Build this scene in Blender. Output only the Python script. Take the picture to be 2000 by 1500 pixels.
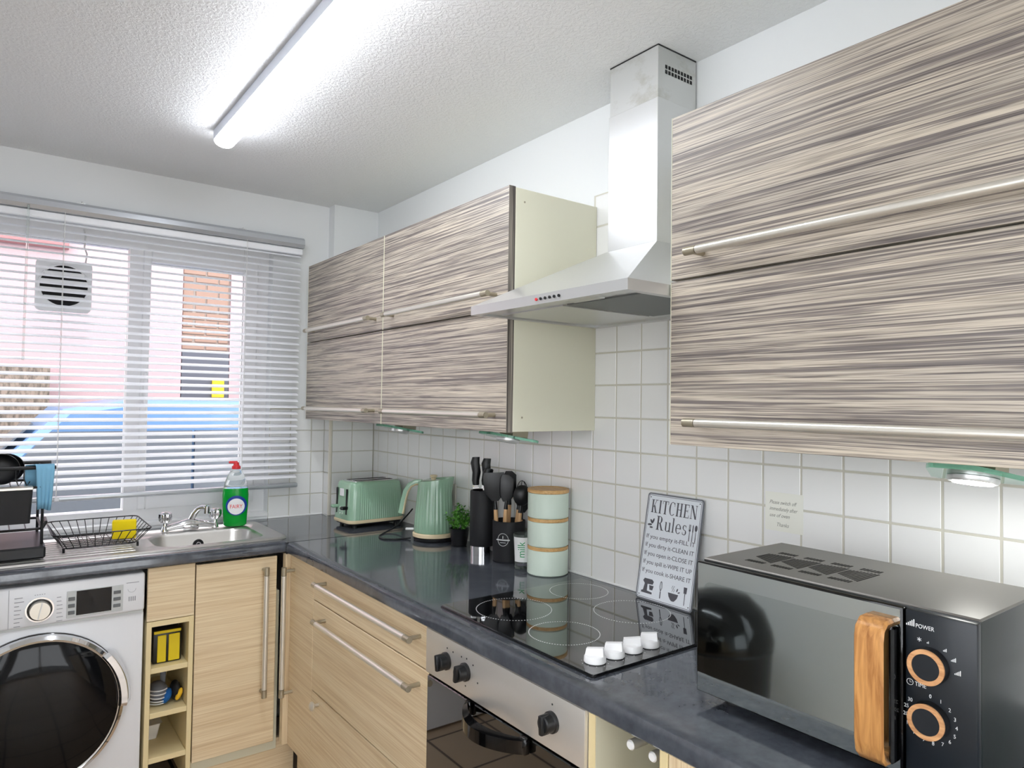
import bpy, bmesh, math, random
from mathutils import Matrix, Vector
random.seed(7)
PI = math.pi
S = bpy.context.scene
COL = S.collection
for o in list(bpy.data.objects): bpy.data.objects.remove(o)

# ------------------------------------------------------------------ camera
cam_d = bpy.data.cameras.new('camera'); cam = bpy.data.objects.new('camera', cam_d); COL.objects.link(cam)
yaw, pitch, roll = 0.644733, 0.028185, 0.013547
F_ = Vector((math.sin(yaw)*math.cos(pitch), math.cos(yaw)*math.cos(pitch), math.sin(pitch)))
R_ = Vector((math.cos(yaw), -math.sin(yaw), 0)); U_ = R_.cross(F_)
R2 = math.cos(roll)*R_ + math.sin(roll)*U_; U2 = -math.sin(roll)*R_ + math.cos(roll)*U_
m3 = Matrix((R2, U2, -F_)).transposed()
cam.matrix_world = Matrix.Translation((-1.5146, -3.2141, 1.44995)) @ m3.to_4x4()
cam_d.sensor_width = 36; cam_d.lens = 36*1354.33/2000; cam_d.clip_start = 0.05
S.camera = cam
# ------------------------------------------------------------------ world: bright overcast daylight
w = bpy.data.worlds.new('overcast'); S.world = w; w.use_nodes = True
bg = w.node_tree.nodes['Background']; bg.inputs[0].default_value = (0.93, 0.96, 1.0, 1); bg.inputs[1].default_value = 2.4
S.view_settings.view_transform = 'Standard'; S.view_settings.look = 'None'
S.view_settings.gamma = 1; S.view_settings.exposure = 1.0; S.view_settings.use_curve_mapping = False
TUBE_STRENGTH = 20.0

# ------------------------------------------------------------------ materials
def srgb(r, g, b):
    f = lambda c: (c/255/12.92) if c/255 <= 0.04045 else ((c/255+0.055)/1.055)**2.4
    return (f(r), f(g), f(b), 1)
MATS = {}
def mat(name, col, rough=0.5, metal=0.0, trans=0.0, emit=None, ior=1.45, coat=0.0, spec=0.5, alpha=1.0):
    m = bpy.data.materials.new(name); m.use_nodes = True
    b = m.node_tree.nodes['Principled BSDF']
    b.inputs['Base Color'].default_value = srgb(*col); b.inputs['Roughness'].default_value = rough
    b.inputs['Metallic'].default_value = metal; b.inputs['Transmission Weight'].default_value = trans
    b.inputs['IOR'].default_value = ior; b.inputs['Coat Weight'].default_value = coat
    b.inputs['Specular IOR Level'].default_value = spec; b.inputs['Alpha'].default_value = alpha
    if emit:
        b.inputs['Emission Color'].default_value = srgb(*emit[0]); b.inputs['Emission Strength'].default_value = emit[1]
    MATS[name] = m; return m
def nodes(m): return m.node_tree.nodes, m.node_tree.links, m.node_tree.nodes['Principled BSDF']
def noise_vec(m, scale):
    N, L, b = nodes(m); tc = N.new('ShaderNodeTexCoord'); mp = N.new('ShaderNodeMapping'); mp.inputs['Scale'].default_value = scale
    L.new(tc.outputs['Object'], mp.inputs['Vector']); return mp.outputs[0]
def noise(m, vec, scale, detail=4, rough=0.55, dist=0.0):
    N, L, b = nodes(m); n = N.new('ShaderNodeTexNoise'); n.inputs['Scale'].default_value = scale; n.inputs['Detail'].default_value = detail
    n.inputs['Roughness'].default_value = rough; n.inputs['Distortion'].default_value = dist; L.new(vec, n.inputs['Vector']); return n.outputs[0]
def ramp(m, fac, stops, interp='LINEAR'):
    N, L, b = nodes(m); r = N.new('ShaderNodeValToRGB'); L.new(fac, r.inputs[0]); r.color_ramp.interpolation = interp
    e = r.color_ramp.elements
    while len(e) < len(stops): e.new(0.5)
    for i, (p, c) in enumerate(stops): e[i].position = p; e[i].color = srgb(*c)
    return r.outputs[0]
def mix(m, a, b_, fac, mode='MIX'):
    N, L, b = nodes(m); x = N.new('ShaderNodeMix'); x.data_type = 'RGBA'; x.blend_type = mode
    if isinstance(fac, float): x.inputs[0].default_value = fac
    else: L.new(fac, x.inputs[0])
    L.new(a, x.inputs[6]); L.new(b_, x.inputs[7]); return x.outputs[2]
def bump(m, h, strength, dist=0.002):
    N, L, b = nodes(m); x = N.new('ShaderNodeBump'); x.inputs['Strength'].default_value = strength; x.inputs['Distance'].default_value = dist
    L.new(h, x.inputs['Height']); L.new(x.outputs[0], b.inputs['Normal'])
def setcol(m, c): N, L, b = nodes(m); L.new(c, b.inputs['Base Color'])
AX = {'x': 0, 'y': 1, 'z': 2}
def sc(axis, along, cross):
    v = [cross]*3; v[AX[axis]] = along; return tuple(v)
def zebrano(name, axis='y'):
    m = mat(name, (180, 165, 150), 0.38)
    n1 = noise(m, noise_vec(m, sc(axis, 2.2, 210)), 1.0, 4, 0.65, 0.6)
    n2 = noise(m, noise_vec(m, sc(axis, 4.0, 420)), 1.0, 2, 0.6, 0.3)
    n3 = noise(m, noise_vec(m, sc(axis, 0.9, 34)), 1.0, 2, 0.5, 0.0)
    c1 = ramp(m, n1, [(0.36, (124, 117, 116)), (0.46, (154, 146, 141)), (0.51, (198, 189, 176)), (0.58, (220, 211, 197)), (0.70, (184, 173, 161))])
    c2 = ramp(m, n2, [(0.36, (150, 143, 141)), (0.50, (236, 233, 229)), (0.7, (255, 253, 250))])
    c3 = ramp(m, n3, [(0.38, (206, 205, 206)), (0.62, (255, 253, 247))])
    setcol(m, mix(m, mix(m, c1, c2, 0.7, 'MULTIPLY'), c3, 0.5, 'MULTIPLY')); bump(m, n2, 0.1, 0.001)
    return m
def lightwood(name, axis):
    m = mat(name, (222, 196, 152), 0.42)
    n1 = noise(m, noise_vec(m, sc(axis, 1.6, 75)), 1.0, 4, 0.6, 0.3)
    n2 = noise(m, noise_vec(m, sc(axis, 4, 330)), 1.0, 2, 0.5, 0.2)
    c1 = ramp(m, n1, [(0.33, (221, 198, 162)), (0.46, (230, 209, 173)), (0.56, (236, 218, 184)), (0.68, (226, 203, 166))])
    c2 = ramp(m, n2, [(0.38, (232, 222, 208)), (0.6, (255, 255, 255))])
    setcol(m, mix(m, c1, c2, 0.6, 'MULTIPLY')); bump(m, n2, 0.1, 0.0008)
    return m
def plainwood(name, c_dark, c_light, axis, along=6, cross=90, rough=0.45):
    m = mat(name, c_light, rough); n1 = noise(m, noise_vec(m, sc(axis, along, cross)), 1.0, 4, 0.6, 0.8)
    setcol(m, ramp(m, n1, [(0.3, c_dark), (0.62, c_light)])); return m

mat('paint', (236, 238, 238), 0.75)
m = mat('ceiling_paint', (238, 239, 240), 0.6)
v = noise_vec(m, (1, 1, 1)); nA = noise(m, v, 95, 3, 0.55, 0.6); bump(m, ramp(m, nA, [(0.42, (0, 0, 0)), (0.6, (255, 255, 255))]), 0.4, 0.003)
m = mat('tile_white', (240, 240, 238), 0.12, coat=0.3)
bump(m, noise(m, noise_vec(m, (1, 1, 1)), 14, 2, 0.5), 0.05, 0.004)
mat('grout', (206, 203, 190), 0.85)
mat('trim_cream', (236, 230, 216), 0.35)
mat('upvc', (250, 250, 250), 0.3)
mat('glass', (255, 255, 255), 0.0, trans=1.0, ior=1.02)
mat('slat_white', (246, 247, 250), 0.4)
mat('rail_metal', (196, 200, 205), 0.3, metal=0.5)
mat('cord_white', (228, 228, 226), 0.6)
mat('fan_plastic', (250, 252, 252), 0.4)
mat('black_void', (10, 10, 11), 0.6)
mat('tube_diffuser', (255, 255, 255), 0.4, emit=((246, 249, 255), TUBE_STRENGTH))
mat('lamp_housing', (225, 230, 240), 0.4)
zebrano('zebrano', 'y')
mat('carcass_cream', (232, 230, 208), 0.4)
m = mat('edge_dark', (104, 98, 94), 0.45); setcol(m, ramp(m, noise(m, noise_vec(m, (300, 300, 2)), 1, 2), [(0.4, (84, 78, 74)), (0.6, (168, 160, 148))]))
mat('satin_nickel', (226, 222, 212), 0.33, metal=0.7)
mat('nickel_end', (176, 168, 148), 0.4, metal=0.7)
m = mat('steel', (214, 215, 214), 0.33, metal=0.75); bump(m, noise(m, noise_vec(m, (400, 3, 400)), 1, 2), 0.03, 0.0005)
m = mat('steel_grimy', (205, 206, 203), 0.35, metal=0.75)
nn = noise(m, noise_vec(m, (9, 9, 14)), 1, 5, 0.65); setcol(m, ramp(m, nn, [(0.30, (188, 187, 178)), (0.48, (212, 213, 211))]))
mat('filter_grey', (120, 124, 124), 0.5, metal=0.6)
mat('steel_sink', (206, 204, 200), 0.3, metal=0.85)
mat('chrome', (225, 226, 228), 0.06, metal=1.0)
m = mat('oven_steel', (216, 212, 206), 0.35, metal=0.6); bump(m, noise(m, noise_vec(m, (500, 3, 500)), 1, 2), 0.03, 0.0005)
mat('black_plastic', (22, 23, 25), 0.35)
mat('black_matte', (30, 31, 34), 0.6)
mat('black_gloss', (8, 8, 9), 0.08)
mat('black_glass', (6, 7, 8), 0.02, spec=0.9, coat=1.0)
mat('red_plastic', (222, 52, 58), 0.35)
mat('print_white', (226, 228, 228), 0.6)
mat('print_grey', (150, 152, 158), 0.6)
mat('print_dark', (72, 70, 72), 0.6)
mat('glass_green', (150, 214, 186), 0.03, trans=0.75, ior=1.3)
mat('led_lens', (255, 255, 255), 0.4, emit=((255, 255, 250), 30.0))
mat('lens_off', (215, 220, 215), 0.25)
m = mat('worktop', (62, 66, 74), 0.085, spec=0.9)
n1 = noise(m, noise_vec(m, (16, 16, 16)), 1, 3, 0.5, 0.2); n2 = noise(m, noise_vec(m, (60, 60, 60)), 1, 3, 0.6)
setcol(m, mix(m, ramp(m, n1, [(0.3, (68, 72, 79)), (0.55, (77, 81, 88)), (0.75, (88, 92, 98))]), ramp(m, n2, [(0.35, (226, 226, 230)), (0.6, (255, 255, 255))]), 0.7, 'MULTIPLY'))
lightwood('base_wood_y', 'y'); lightwood('base_wood_x', 'x'); lightwood('base_wood_z', 'z')
mat('base_cream', (232, 214, 166), 0.45)
mat('inner_cream', (214, 210, 186), 0.5)
mat('white_enamel', (232, 234, 238), 0.22)
mat('panel_silver', (188, 192, 192), 0.4, metal=0.3)
mat('button_grey', (104, 108, 110), 0.45)
mat('door_black', (12, 13, 16), 0.06, spec=0.3)
mat('hob_glass', (10, 11, 12), 0.03, spec=0.8, coat=0.6)
mat('knob_white', (238, 238, 238), 0.3)
mat('mint', (150, 186, 158), 0.18, coat=0.5)
mat('mint_pale', (212, 227, 213), 0.4)
mat('cream_trim', (226, 208, 172), 0.4)
plainwood('bamboo', (196, 150, 92), (222, 182, 124), 'y', 12, 160)
plainwood('handle_wood', (150, 96, 48), (206, 150, 88), 'z', 8, 85, 0.35)
plainwood('ring_wood', (176, 122, 78), (214, 164, 116), 'y', 20, 120, 0.4)
plainwood('utensil_wood', (206, 160, 110), (230, 190, 142), 'z', 10, 150)
mat('leaf', (74, 150, 48), 0.45); mat('leaf_dark', (46, 108, 34), 0.5)
mat('soil', (40, 34, 28), 0.9)
mat('micro_body', (104, 101, 96), 0.32, metal=0.35)
mat('micro_side', (30, 36, 36), 0.3)
mat("micro_glass", (205, 213, 213), 0.03, metal=1.0)
mat("micro_window", (188, 197, 197), 0.04, metal=1.0)
mat('micro_panel', (24, 29, 35), 0.35)
mat('sign_white', (222, 227, 232), 0.35)
mat('sign_edge', (120, 124, 130), 0.4, metal=0.5)
mat('ink', (84, 84, 90), 0.6)
mat('paper', (236, 236, 226), 0.8)
mat('pencil', (140, 140, 132), 0.8)
mat('soap_green', (8, 176, 58), 0.12, trans=0.25, ior=1.33)
mat('clear_plastic', (235, 240, 238), 0.08, trans=0.85, ior=1.12)
mat('label_blue', (24, 60, 150), 0.4); mat('label_white', (242, 242, 242), 0.4); mat('label_red', (226, 60, 62), 0.4)
mat('sponge', (250, 222, 20), 0.9)
mat('cloth_blue', (126, 180, 210), 0.95)
mat('clear_glass', (235, 245, 240), 0.02, trans=0.95, ior=1.25)
mat('milk_white', (236, 238, 236), 0.5); mat('milk_green', (40, 158, 96), 0.5)
mat('socket_white', (222, 218, 208), 0.4)
mat('yellow_pack', (226, 200, 26), 0.35); mat('pack_black', (28, 28, 26), 0.4)
mat('fabric_grey', (110, 112, 118), 0.9); mat('fabric_blue', (22, 92, 160), 0.8); mat('fabric_yellow', (240, 190, 40), 0.7)
mat('tub_white', (226, 222, 214), 0.5)
m = mat('render_pink', (178, 150, 152), 0.9); bump(m, noise(m, noise_vec(m, (1, 1, 1)), 60, 3), 0.3, 0.01)
mat('brick_tan', (146, 118, 104), 0.9); mat('brick_mortar', (158, 142, 132), 0.9); mat('pipe_brown', (150, 104, 104), 0.7)
mat('car_blue', (92, 126, 166), 0.35, coat=0.3); mat('car_glass', (96, 100, 106), 0.2); mat('tyre', (26, 26, 27), 0.8)
mat('asphalt', (120, 120, 118), 0.95); mat('dark_opening', (84, 84, 92), 0.6); mat('hedge', (92, 84, 76), 0.95)
m = mat('floor_tile', (196, 168, 136), 0.35)
N, L, b = nodes(m); bt = N.new('ShaderNodeTexBrick'); bt.offset = 0; bt.inputs['Scale'].default_value = 1
bt.inputs['Brick Width'].default_value = 0.3; bt.inputs['Row Height'].default_value = 0.3; bt.inputs['Mortar Size'].default_value = 0.006
bt.inputs['Color1'].default_value = srgb(206, 180, 152); bt.inputs['Color2'].default_value = srgb(216, 192, 164); bt.inputs['Mortar'].default_value = srgb(96, 84, 74)
L.new(noise_vec(m, (1, 1, 1)), bt.inputs['Vector']); setcol(m, bt.outputs['Color'])

# ------------------------------------------------------------------ mesh helpers
class MB:
    def __init__(s): s.bm = bmesh.new()
    def _add(s, t):
        me = bpy.data.meshes.new('t'); t.to_mesh(me); t.free(); s.bm.from_mesh(me); bpy.data.meshes.remove(me); return s
    def box(s, x0, x1, y0, y1, z0, z1, bev=0.0, seg=1, M=None):
        t = bmesh.new()
        bmesh.ops.create_cube(t, size=1)
        for v in t.verts:
            v.co = Vector(((x0+x1)/2+v.co.x*(x1-x0), (y0+y1)/2+v.co.y*(y1-y0), (z0+z1)/2+v.co.z*(z1-z0)))
        if bev > 0: bmesh.ops.bevel(t, geom=list(t.edges), offset=bev, segments=seg, affect='EDGES', profile=0.5)
        if M: bmesh.ops.transform(t, matrix=M, verts=t.verts)
        return s._add(t)
    def loft(s, loops, cap0=True, cap1=True, closed=True):
        bm = s.bm; R = [[bm.verts.new(p) for p in lp] for lp in loops]; n = len(R[0])
        for a, b in zip(R, R[1:]):
            for i in range(n if closed else n-1):
                j = (i+1) % n
                try: bm.faces.new((a[i], a[j], b[j], b[i]))
                except ValueError: pass
        if cap0: bm.faces.new(list(reversed(R[0])))
        if cap1: bm.faces.new(R[-1])
        return s
    def cyl(s, p0, p1, r0, r1=None, n=20, cap=True):
        r1 = r0 if r1 is None else r1; p0 = Vector(p0); p1 = Vector(p1); d = (p1-p0).normalized()
        a = d.orthogonal().normalized(); b = d.cross(a)
        lp = lambda c, r: [c + r*(math.cos(t)*a + math.sin(t)*b) for t in (2*PI*i/n for i in range(n))]
        return s.loft([lp(p0, r0), lp(p1, r1)], cap, cap)
    def lathe(s, prof, c=(0, 0, 0), n=32, cap0=True, cap1=True, f=None):
        c = Vector(c); L = []
        for r, z in prof:
            L.append([c+Vector((r*(f(t) if f else 1)*math.cos(t), r*(f(t) if f else 1)*math.sin(t), z)) for t in (2*PI*i/n for i in range(n))])
        return s.loft(L, cap0, cap1)
    def tube(s, pts, r, n=8, closed=False, flat=None):
        pts = [Vector(p) for p in pts]; L = []; k = len(pts); prev = None
        for i, p in enumerate(pts):
            if closed: d = pts[(i+1) % k]-pts[i-1]
            else: d = pts[min(i+1, k-1)]-pts[max(i-1, 0)]
            d.normalize()
            a = d.orthogonal().normalized() if prev is None else (prev-d*prev.dot(d)).normalized()
            prev = a; b = d.cross(a); rr = r[i] if isinstance(r, (list, tuple)) else r
            L.append([p+rr*(math.cos(t)*a+math.sin(t)*b*(flat or 1)) for t in (2*PI*j/n for j in range(n))])
        if closed: L.append(L[0]); return s.loft(L, False, False)
        return s.loft(L)
    def prism(s, poly, z0, z1, M=None):
        n = len(poly); t = MB(); t.loft([[Vector((x, y, z0)) for x, y in poly], [Vector((x, y, z1)) for x, y in poly]])
        if M: bmesh.ops.transform(t.bm, matrix=M, verts=t.bm.verts)
        return s._add(t.bm)
    def ball(s, c, r, n=16, m=10, M=None):
        t = bmesh.new(); bmesh.ops.create_uvsphere(t, u_segments=n, v_segments=m, radius=1)
        r = (r, r, r) if isinstance(r, (int, float)) else r
        for v in t.verts: v.co = Vector((v.co.x*r[0], v.co.y*r[1], v.co.z*r[2]))
        if M: bmesh.ops.transform(t, matrix=M, verts=t.verts)
        for v in t.verts: v.co += Vector(c)
        return s._add(t)
    def xf(s, M): bmesh.ops.transform(s.bm, matrix=M, verts=s.bm.verts); return s
    def mesh(s, name, smooth=35):
        bmesh.ops.recalc_face_normals(s.bm, faces=s.bm.faces)
        me = bpy.data.meshes.new(name); s.bm.to_mesh(me); s.bm.free()
        for p in me.polygons: p.use_smooth = True
        me.set_sharp_from_angle(angle=math.radians(smooth)); return me
    def build(s, name, m, parent=None, local=False, smooth=35):
        me = s.mesh(name, smooth); me.materials.append(MATS[m]); return link(name, me, parent, local)
WM = {}
def link(name, me, parent=None, local=False, loc=None):
    o = bpy.data.objects.new(name, me); COL.objects.link(o)
    if parent is not None:
        o.parent = parent
        if local: WM[o.name] = WM[parent.name].copy()
        else:
            o.matrix_parent_inverse = WM[parent.name].inverted(); WM[o.name] = Matrix.Identity(4)
    else: WM[o.name] = Matrix.Identity(4)
    return o
def tag(o, label, cat, group=None):
    o['label'] = label; o['category'] = cat
    if group: o['group'] = group
    return o
def thing(name, label, cat, loc=(0, 0, 0), rotz=0, group=None, M=None):
    o = bpy.data.objects.new(name, None); COL.objects.link(o); o.empty_display_size = 0.05
    mw = M if M is not None else Matrix.Translation(loc) @ Matrix.Rotation(rotz, 4, 'Z')
    o.matrix_world = mw; o.location = mw.to_translation(); o.rotation_euler = mw.to_euler(); WM[o.name] = mw.copy()
    return tag(o, label, cat, group)
def struct(o): o['kind'] = 'structure'; return o
def text(body, size, m, parent, M, align='CENTER', sx=1.0, ext=0.0002, local=True, shear=0.0, name='lettering'):
    c = bpy.data.curves.new('t', 'FONT'); c.body = body; c.size = size; c.align_x = align; c.extrude = ext; c.resolution_u = 3; c.shear = shear
    o = bpy.data.objects.new('t', c); COL.objects.link(o); bpy.context.view_layer.update()
    me = bpy.data.meshes.new_from_object(o.evaluated_get(bpy.context.evaluated_depsgraph_get())); bpy.data.objects.remove(o); bpy.data.curves.remove(c)
    me.transform(M @ Matrix.Diagonal((sx, 1, 1, 1))); me.name = name; me.materials.clear(); me.materials.append(MATS[m])
    return link(name, me, parent, local)
def slice_mesh(me, axis, step):
    bm = bmesh.new(); bm.from_mesh(me); vals = [v.co[axis] for v in bm.verts]; n_ = Vector((0, 0, 0)); n_[axis] = 1; t = min(vals)+step
    while t < max(vals):
        c_ = Vector((0, 0, 0)); c_[axis] = t
        bmesh.ops.bisect_plane(bm, geom=list(bm.verts)+list(bm.edges)+list(bm.faces), plane_co=c_, plane_no=n_); t += step
    bm.to_mesh(me); bm.free()
def frame(origin, right, up):
    r = Vector(right).normalized(); u = Vector(up).normalized(); n = r.cross(u)
    M = Matrix((r, u, n)).transposed().to_4x4(); M.translation = Vector(origin); return M
FX = lambda x, y, z: frame((x, y, z), (0, -1, 0), (0, 0, 1))      # print facing -X
FY = lambda x, y, z: frame((x, y, z), (1, 0, 0), (0, 0, 1))       # print facing -Y
def rrect(x0, x1, y0, y1, r, z, k=6):
    P = []
    for cx, cy, a0 in ((x1-r, y1-r, 0), (x0+r, y1-r, 90), (x0+r, y0+r, 180), (x1-r, y0+r, 270)):
        for i in range(k+1):
            a = math.radians(a0+90*i/k); P.append(Vector((cx+r*math.cos(a), cy+r*math.sin(a), z)))
    return P
def rpoly(x0, x1, y0, y1, r, k=5): return [(p.x, p.y) for p in rrect(x0, x1, y0, y1, r, 0, k)]
def circ(cx, cy, r, n=32): return [(cx+r*math.cos(2*PI*i/n), cy+r*math.sin(2*PI*i/n)) for i in range(n)]

# ------------------------------------------------------------------ room shell
CZ = 2.39; XL = -2.15; YB = -4.8
struct(MB().box(XL-.1, .1, YB-.1, .2, -.1, 0).build('floor', 'floor_tile'))
struct(MB().box(XL-.1, .1, YB-.1, .25, CZ, CZ+.1).build('ceiling', 'ceiling_paint'))
wr = struct(MB().box(.005, .1, YB-.1, .25, 0, CZ).build('wall_right', 'paint'))
wl = struct(MB().box(XL-.1, XL, -2.3, .25, 0, CZ).box(XL-.1, XL, YB-.1, -4.5, 0, CZ).box(XL-.1, XL, -4.5, -2.3, 0, .85).box(XL-.1, XL, -4.5, -2.3, 2.2, CZ).build('wall_left', 'paint'))
w2 = struct(MB().box(XL-.09, XL-.03, -4.5, -2.3, .85, .91).box(XL-.09, XL-.03, -4.5, -2.3, 2.14, 2.2).box(XL-.09, XL-.03, -4.5, -4.44, .91, 2.14).box(XL-.09, XL-.03, -2.36, -2.3, .91, 2.14).box(XL-.09, XL-.03, -3.43, -3.37, .91, 2.14).build('added_window', 'upvc'))  # added window, out of view: lets in daylight to brighten the backsplash
MB().box(XL-.063, XL-.057, -4.44, -3.43, .91, 2.14).build('pane', 'glass', w2); MB().box(XL-.063, XL-.057, -3.37, -2.36, .91, 2.14).build('pane', 'glass', w2)
struct(MB().box(XL, -1.95, YB-.1, YB, 0, CZ).box(-.25, .005, YB-.1, YB, 0, CZ).box(-1.95, -.25, YB-.1, YB, 2.1, CZ).build('wall_front', 'paint'))
dg_ = struct(MB().box(-1.95, -1.89, YB-.08, YB-.02, 0, 2.1).box(-.31, -.25, YB-.08, YB-.02, 0, 2.1).box(-1.13, -1.07, YB-.08, YB-.02, .08, 2.04).box(-1.89, -.31, YB-.08, YB-.02, 2.04, 2.1).box(-1.89, -.31, YB-.08, YB-.02, 0, .08).build('added_glazed_door', 'upvc'))  # glazed door added behind the camera as an opening for fill daylight
MB().box(-1.89, -1.13, YB-.053, YB-.047, .08, 2.04).build('pane', 'glass', dg_); MB().box(-1.07, -.31, YB-.053, YB-.047, .08, 2.04).build('pane', 'glass', dg_)
WX0, WX1, WZ0, WZ1 = -1.95, -.487, .935, 2.14
wb = struct(MB().box(XL, WX0, 0, .25, 0, CZ).box(WX1, .005, 0, .25, 0, CZ).box(WX0, WX1, 0, .25, 0, WZ0).box(WX0, WX1, 0, .25, WZ1, CZ).build('wall_back', 'paint'))
wc = struct(MB().box(-.222, .005, -.065, 0, 0, CZ).build('wall_corner', 'paint'))
MB().box(.001, .005, -3.25, -.065, .905, 1.415).box(.001, .005, -2.226, -1.62, 1.415, 2.112).build('grout', 'grout', wr)
MB().box(WX1, -.222, -.004, 0, .905, 1.415).build('grout', 'grout', wb)
MB().box(-.2255, 0, -.0685, -.065, .905, 1.415).box(-.2255, -.222, -.065, -.004, .905, 1.415).build('grout', 'grout', wc)
tile_cache = {}
def tile(parent, kind, a0, a1, z0, z1, plane):
    g = .0019; W = round(a1-a0-2*g, 4); H = round(z1-z0-2*g, 4); key = (kind, W, H)
    if key not in tile_cache:
        b = MB()
        if kind == 'x': b.box(0, .005, -W/2, W/2, -H/2, H/2, .0016)
        elif kind == 'y': b.box(-W/2, W/2, 0, .005, -H/2, H/2, .0016)
        me = b.mesh('tile'); me.materials.append(MATS['tile_white']); tile_cache[key] = me
    o = link('tile', tile_cache[key], parent)
    c = (a0+a1)/2; z = (z0+z1)/2
    o.location = (plane, c, z) if kind == 'x' else (c, plane, z)
    o.rotation_euler = (random.uniform(-.002, .002), random.uniform(-.003, .003), random.uniform(-.003, .003))
for r in range(5):
    z0 = .91+.1*r
    tile(wr, 'x', -.125, -.0715, z0, z0+.1, 0)
    for k in range(31): tile(wr, 'x', -.225-.1*k, -.125-.1*k, z0, z0+.1, 0)
    tile(wb, 'y', WX1, -.39, z0, z0+.1, -.0065); tile(wb, 'y', -.39, -.29, z0, z0+.1, -.0065); tile(wb, 'y', -.29, -.226, z0, z0+.1, -.0065)
    tile(wc, 'x', -.064, -.006, z0, z0+.1, -.228)
    tile(wc, 'y', -.213, -.112, z0, z0+.1, -.0705); tile(wc, 'y', -.112, -.0005, z0, z0+.1, -.0705)
for r in range(5, 12):
    z0 = .91+.1*r
    for k in range(6): tile(wr, 'x', -1.725-.1*k, -1.625-.1*k, z0, z0+.1, 0)
t = struct(MB().box(-.2285, -.214, -.0725, -.062, .911, 1.412, .003, 2).build('trim_1', 'trim_cream'))
struct(MB().tube([(-.003, -3.2, .912), (-.003, -.075, .912)], .004, 8).build('trim_2', 'tile_white'))
struct(MB().tube([(WX1, -.008, .912), (-.232, -.008, .912), (-.232, -.07, .912)], .004, 8).build('trim_3', 'tile_white'))

# window
win = struct(MB().box(WX0, WX1, .06, .13, WZ0, .985).box(WX0, WX1, .06, .13, 2.08, WZ1).box(WX0, WX0+.05, .06, .13, .985, 2.08)
             .box(WX1-.05, WX1, .06, .13, .985, 2.08).box(-1.062, -1.012, .06, .13, .985, 2.08).build('window_1', 'upvc'))
MB().box(WX0-.0, WX1, -.003, .06, WZ0-.012, WZ0+.003).build('sill', 'upvc', win)
fr = MB().box(-1.012, -.982, .05, .11, .985, 2.08, .004).box(-.595, -.537, .05, .11, .985, 2.08, .004).box(-.982, -.595, .05, .11, .985, 1.05, .004).box(-.982, -.595, .05, .11, 2.03, 2.08, .004).build('casement', 'upvc', win)
MB().box(-1.0, -.985, .035, .05, 1.42, 1.56, .004).build('casement_handle', 'upvc', win)
MB().box(WX0+.05, -1.062, .09, .096, .985, 2.08).build('pane', 'glass', win)
MB().box(-.982, -.595, .08, .086, 1.05, 2.03).build('pane', 'glass', win)

# extractor fan in the window pane
fan = thing('extractor_fan', 'white square window extractor fan with round louvred grille', 'fan', (-1.292, .075, 1.893))
MB().prism(rpoly(-.095, .095, -.102, .102, .02), 0, .022, Matrix.Translation((-1.292, .075, 1.893)) @ Matrix.Rotation(PI/2, 4, 'X')).build('plate', 'fan_plastic', fan)
MB().cyl((-1.292, .0525, 1.893), (-1.292, .05, 1.893), .083, n=40).build('opening', 'black_void', fan)
MB().tube([(-1.292+.084*math.cos(a), .05, 1.893+.084*math.sin(a)) for a in [2*PI*i/40 for i in range(40)]], .004, 6, True).build('rim', 'fan_plastic', fan)
for i in range(4):
    z = 1.893-.048+.032*i; h = math.sqrt(.083**2-(z-1.893)**2)
    MB().box(-1.292-h, -1.292+h, .040, .05, z-.008, z+.006, .002).build('louvre', 'fan_plastic', fan)
MB().tube([(-1.222, .06, 1.985), (-1.218, .05, 2.03), (-1.228, .045, 2.055), (-1.224, .05, 2.10), (-1.23, .055, 2.13)], .003, 6).build('cable', 'cord_white', fan)

# ------------------------------------------------------------------ outdoors
struct(MB().box(-9, 9, .26, 14, -.35, -.25).box(-9, 9, -14, -4.9, -.35, -.25).box(-9, XL-.1, -4.9, .26, -.35, -.25).build('ground', 'asphalt'))
tag(MB().box(-6, -.062, 4.0, 4.3, -.25, 5).build('house_wall', 'render_pink'), 'pale pink rendered house wall behind the parked blue car', 'wall')
tag(MB().box(.382, 6, 4.0, 4.3, -.25, 5).build('house_wall', 'render_pink'), 'pink rendered wall beyond the tan brick pier', 'wall')
bk = thing('brick_pier', 'tan brick pier set in the pink house wall', 'brickwork', (.16, 4.06, 1.93))
MB().box(-.06, .38, 4.03, 4.28, 1.93, 5).build('mortar', 'brick_mortar', bk)
bme = MB().box(-.1, .1, 0, .03, -.031, .031, .003).mesh('brick'); bme.materials.append(MATS['brick_tan'])
bme2 = MB().box(-.045, .045, 0, .03, -.031, .031, .003).mesh('brick'); bme2.materials.append(MATS['brick_tan'])
for r in range(22):
    for x, me in (((.045, bme), (.262, bme)) if r % 2 == 0 else ((-.01, bme2), (.16, bme), (.32, bme2))):
        o = link('brick', me, bk); o.location = (x, 4.015, 1.966+.073*r)
tag(MB().box(-.055, .375, 4.0, 4.05, -.25, 1.92).build('garage_door', 'dark_opening'), 'dark grey door below the tan brick pier', 'door')
tag(MB().box(.22, .33, 3.97, 3.998, 1.47, 1.64, .004).build('notice_plate', 'fabric_yellow'), 'small yellow plate on the dark door outside', 'plate')
tag(MB().tube([(-2.2, 3.96, 2.78), (-1.0, 3.96, 2.78)], .04, 10).build('wall_pipe', 'pipe_brown'), 'brown pipe along the pink wall above the fan', 'pipe')
m = MATS['hedge']; setcol(m, ramp(m, noise(m, noise_vec(m, (40, 40, 14)), 1, 4), [(0.35, (84, 76, 68)), (0.6, (140, 124, 112))]))
tag(MB().box(-3.2, -1.12, 3.72, 3.9, -.25, 1.72, .01).build('garden_wall', 'hedge'), 'brown garden wall behind the parked blue car', 'wall')
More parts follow.
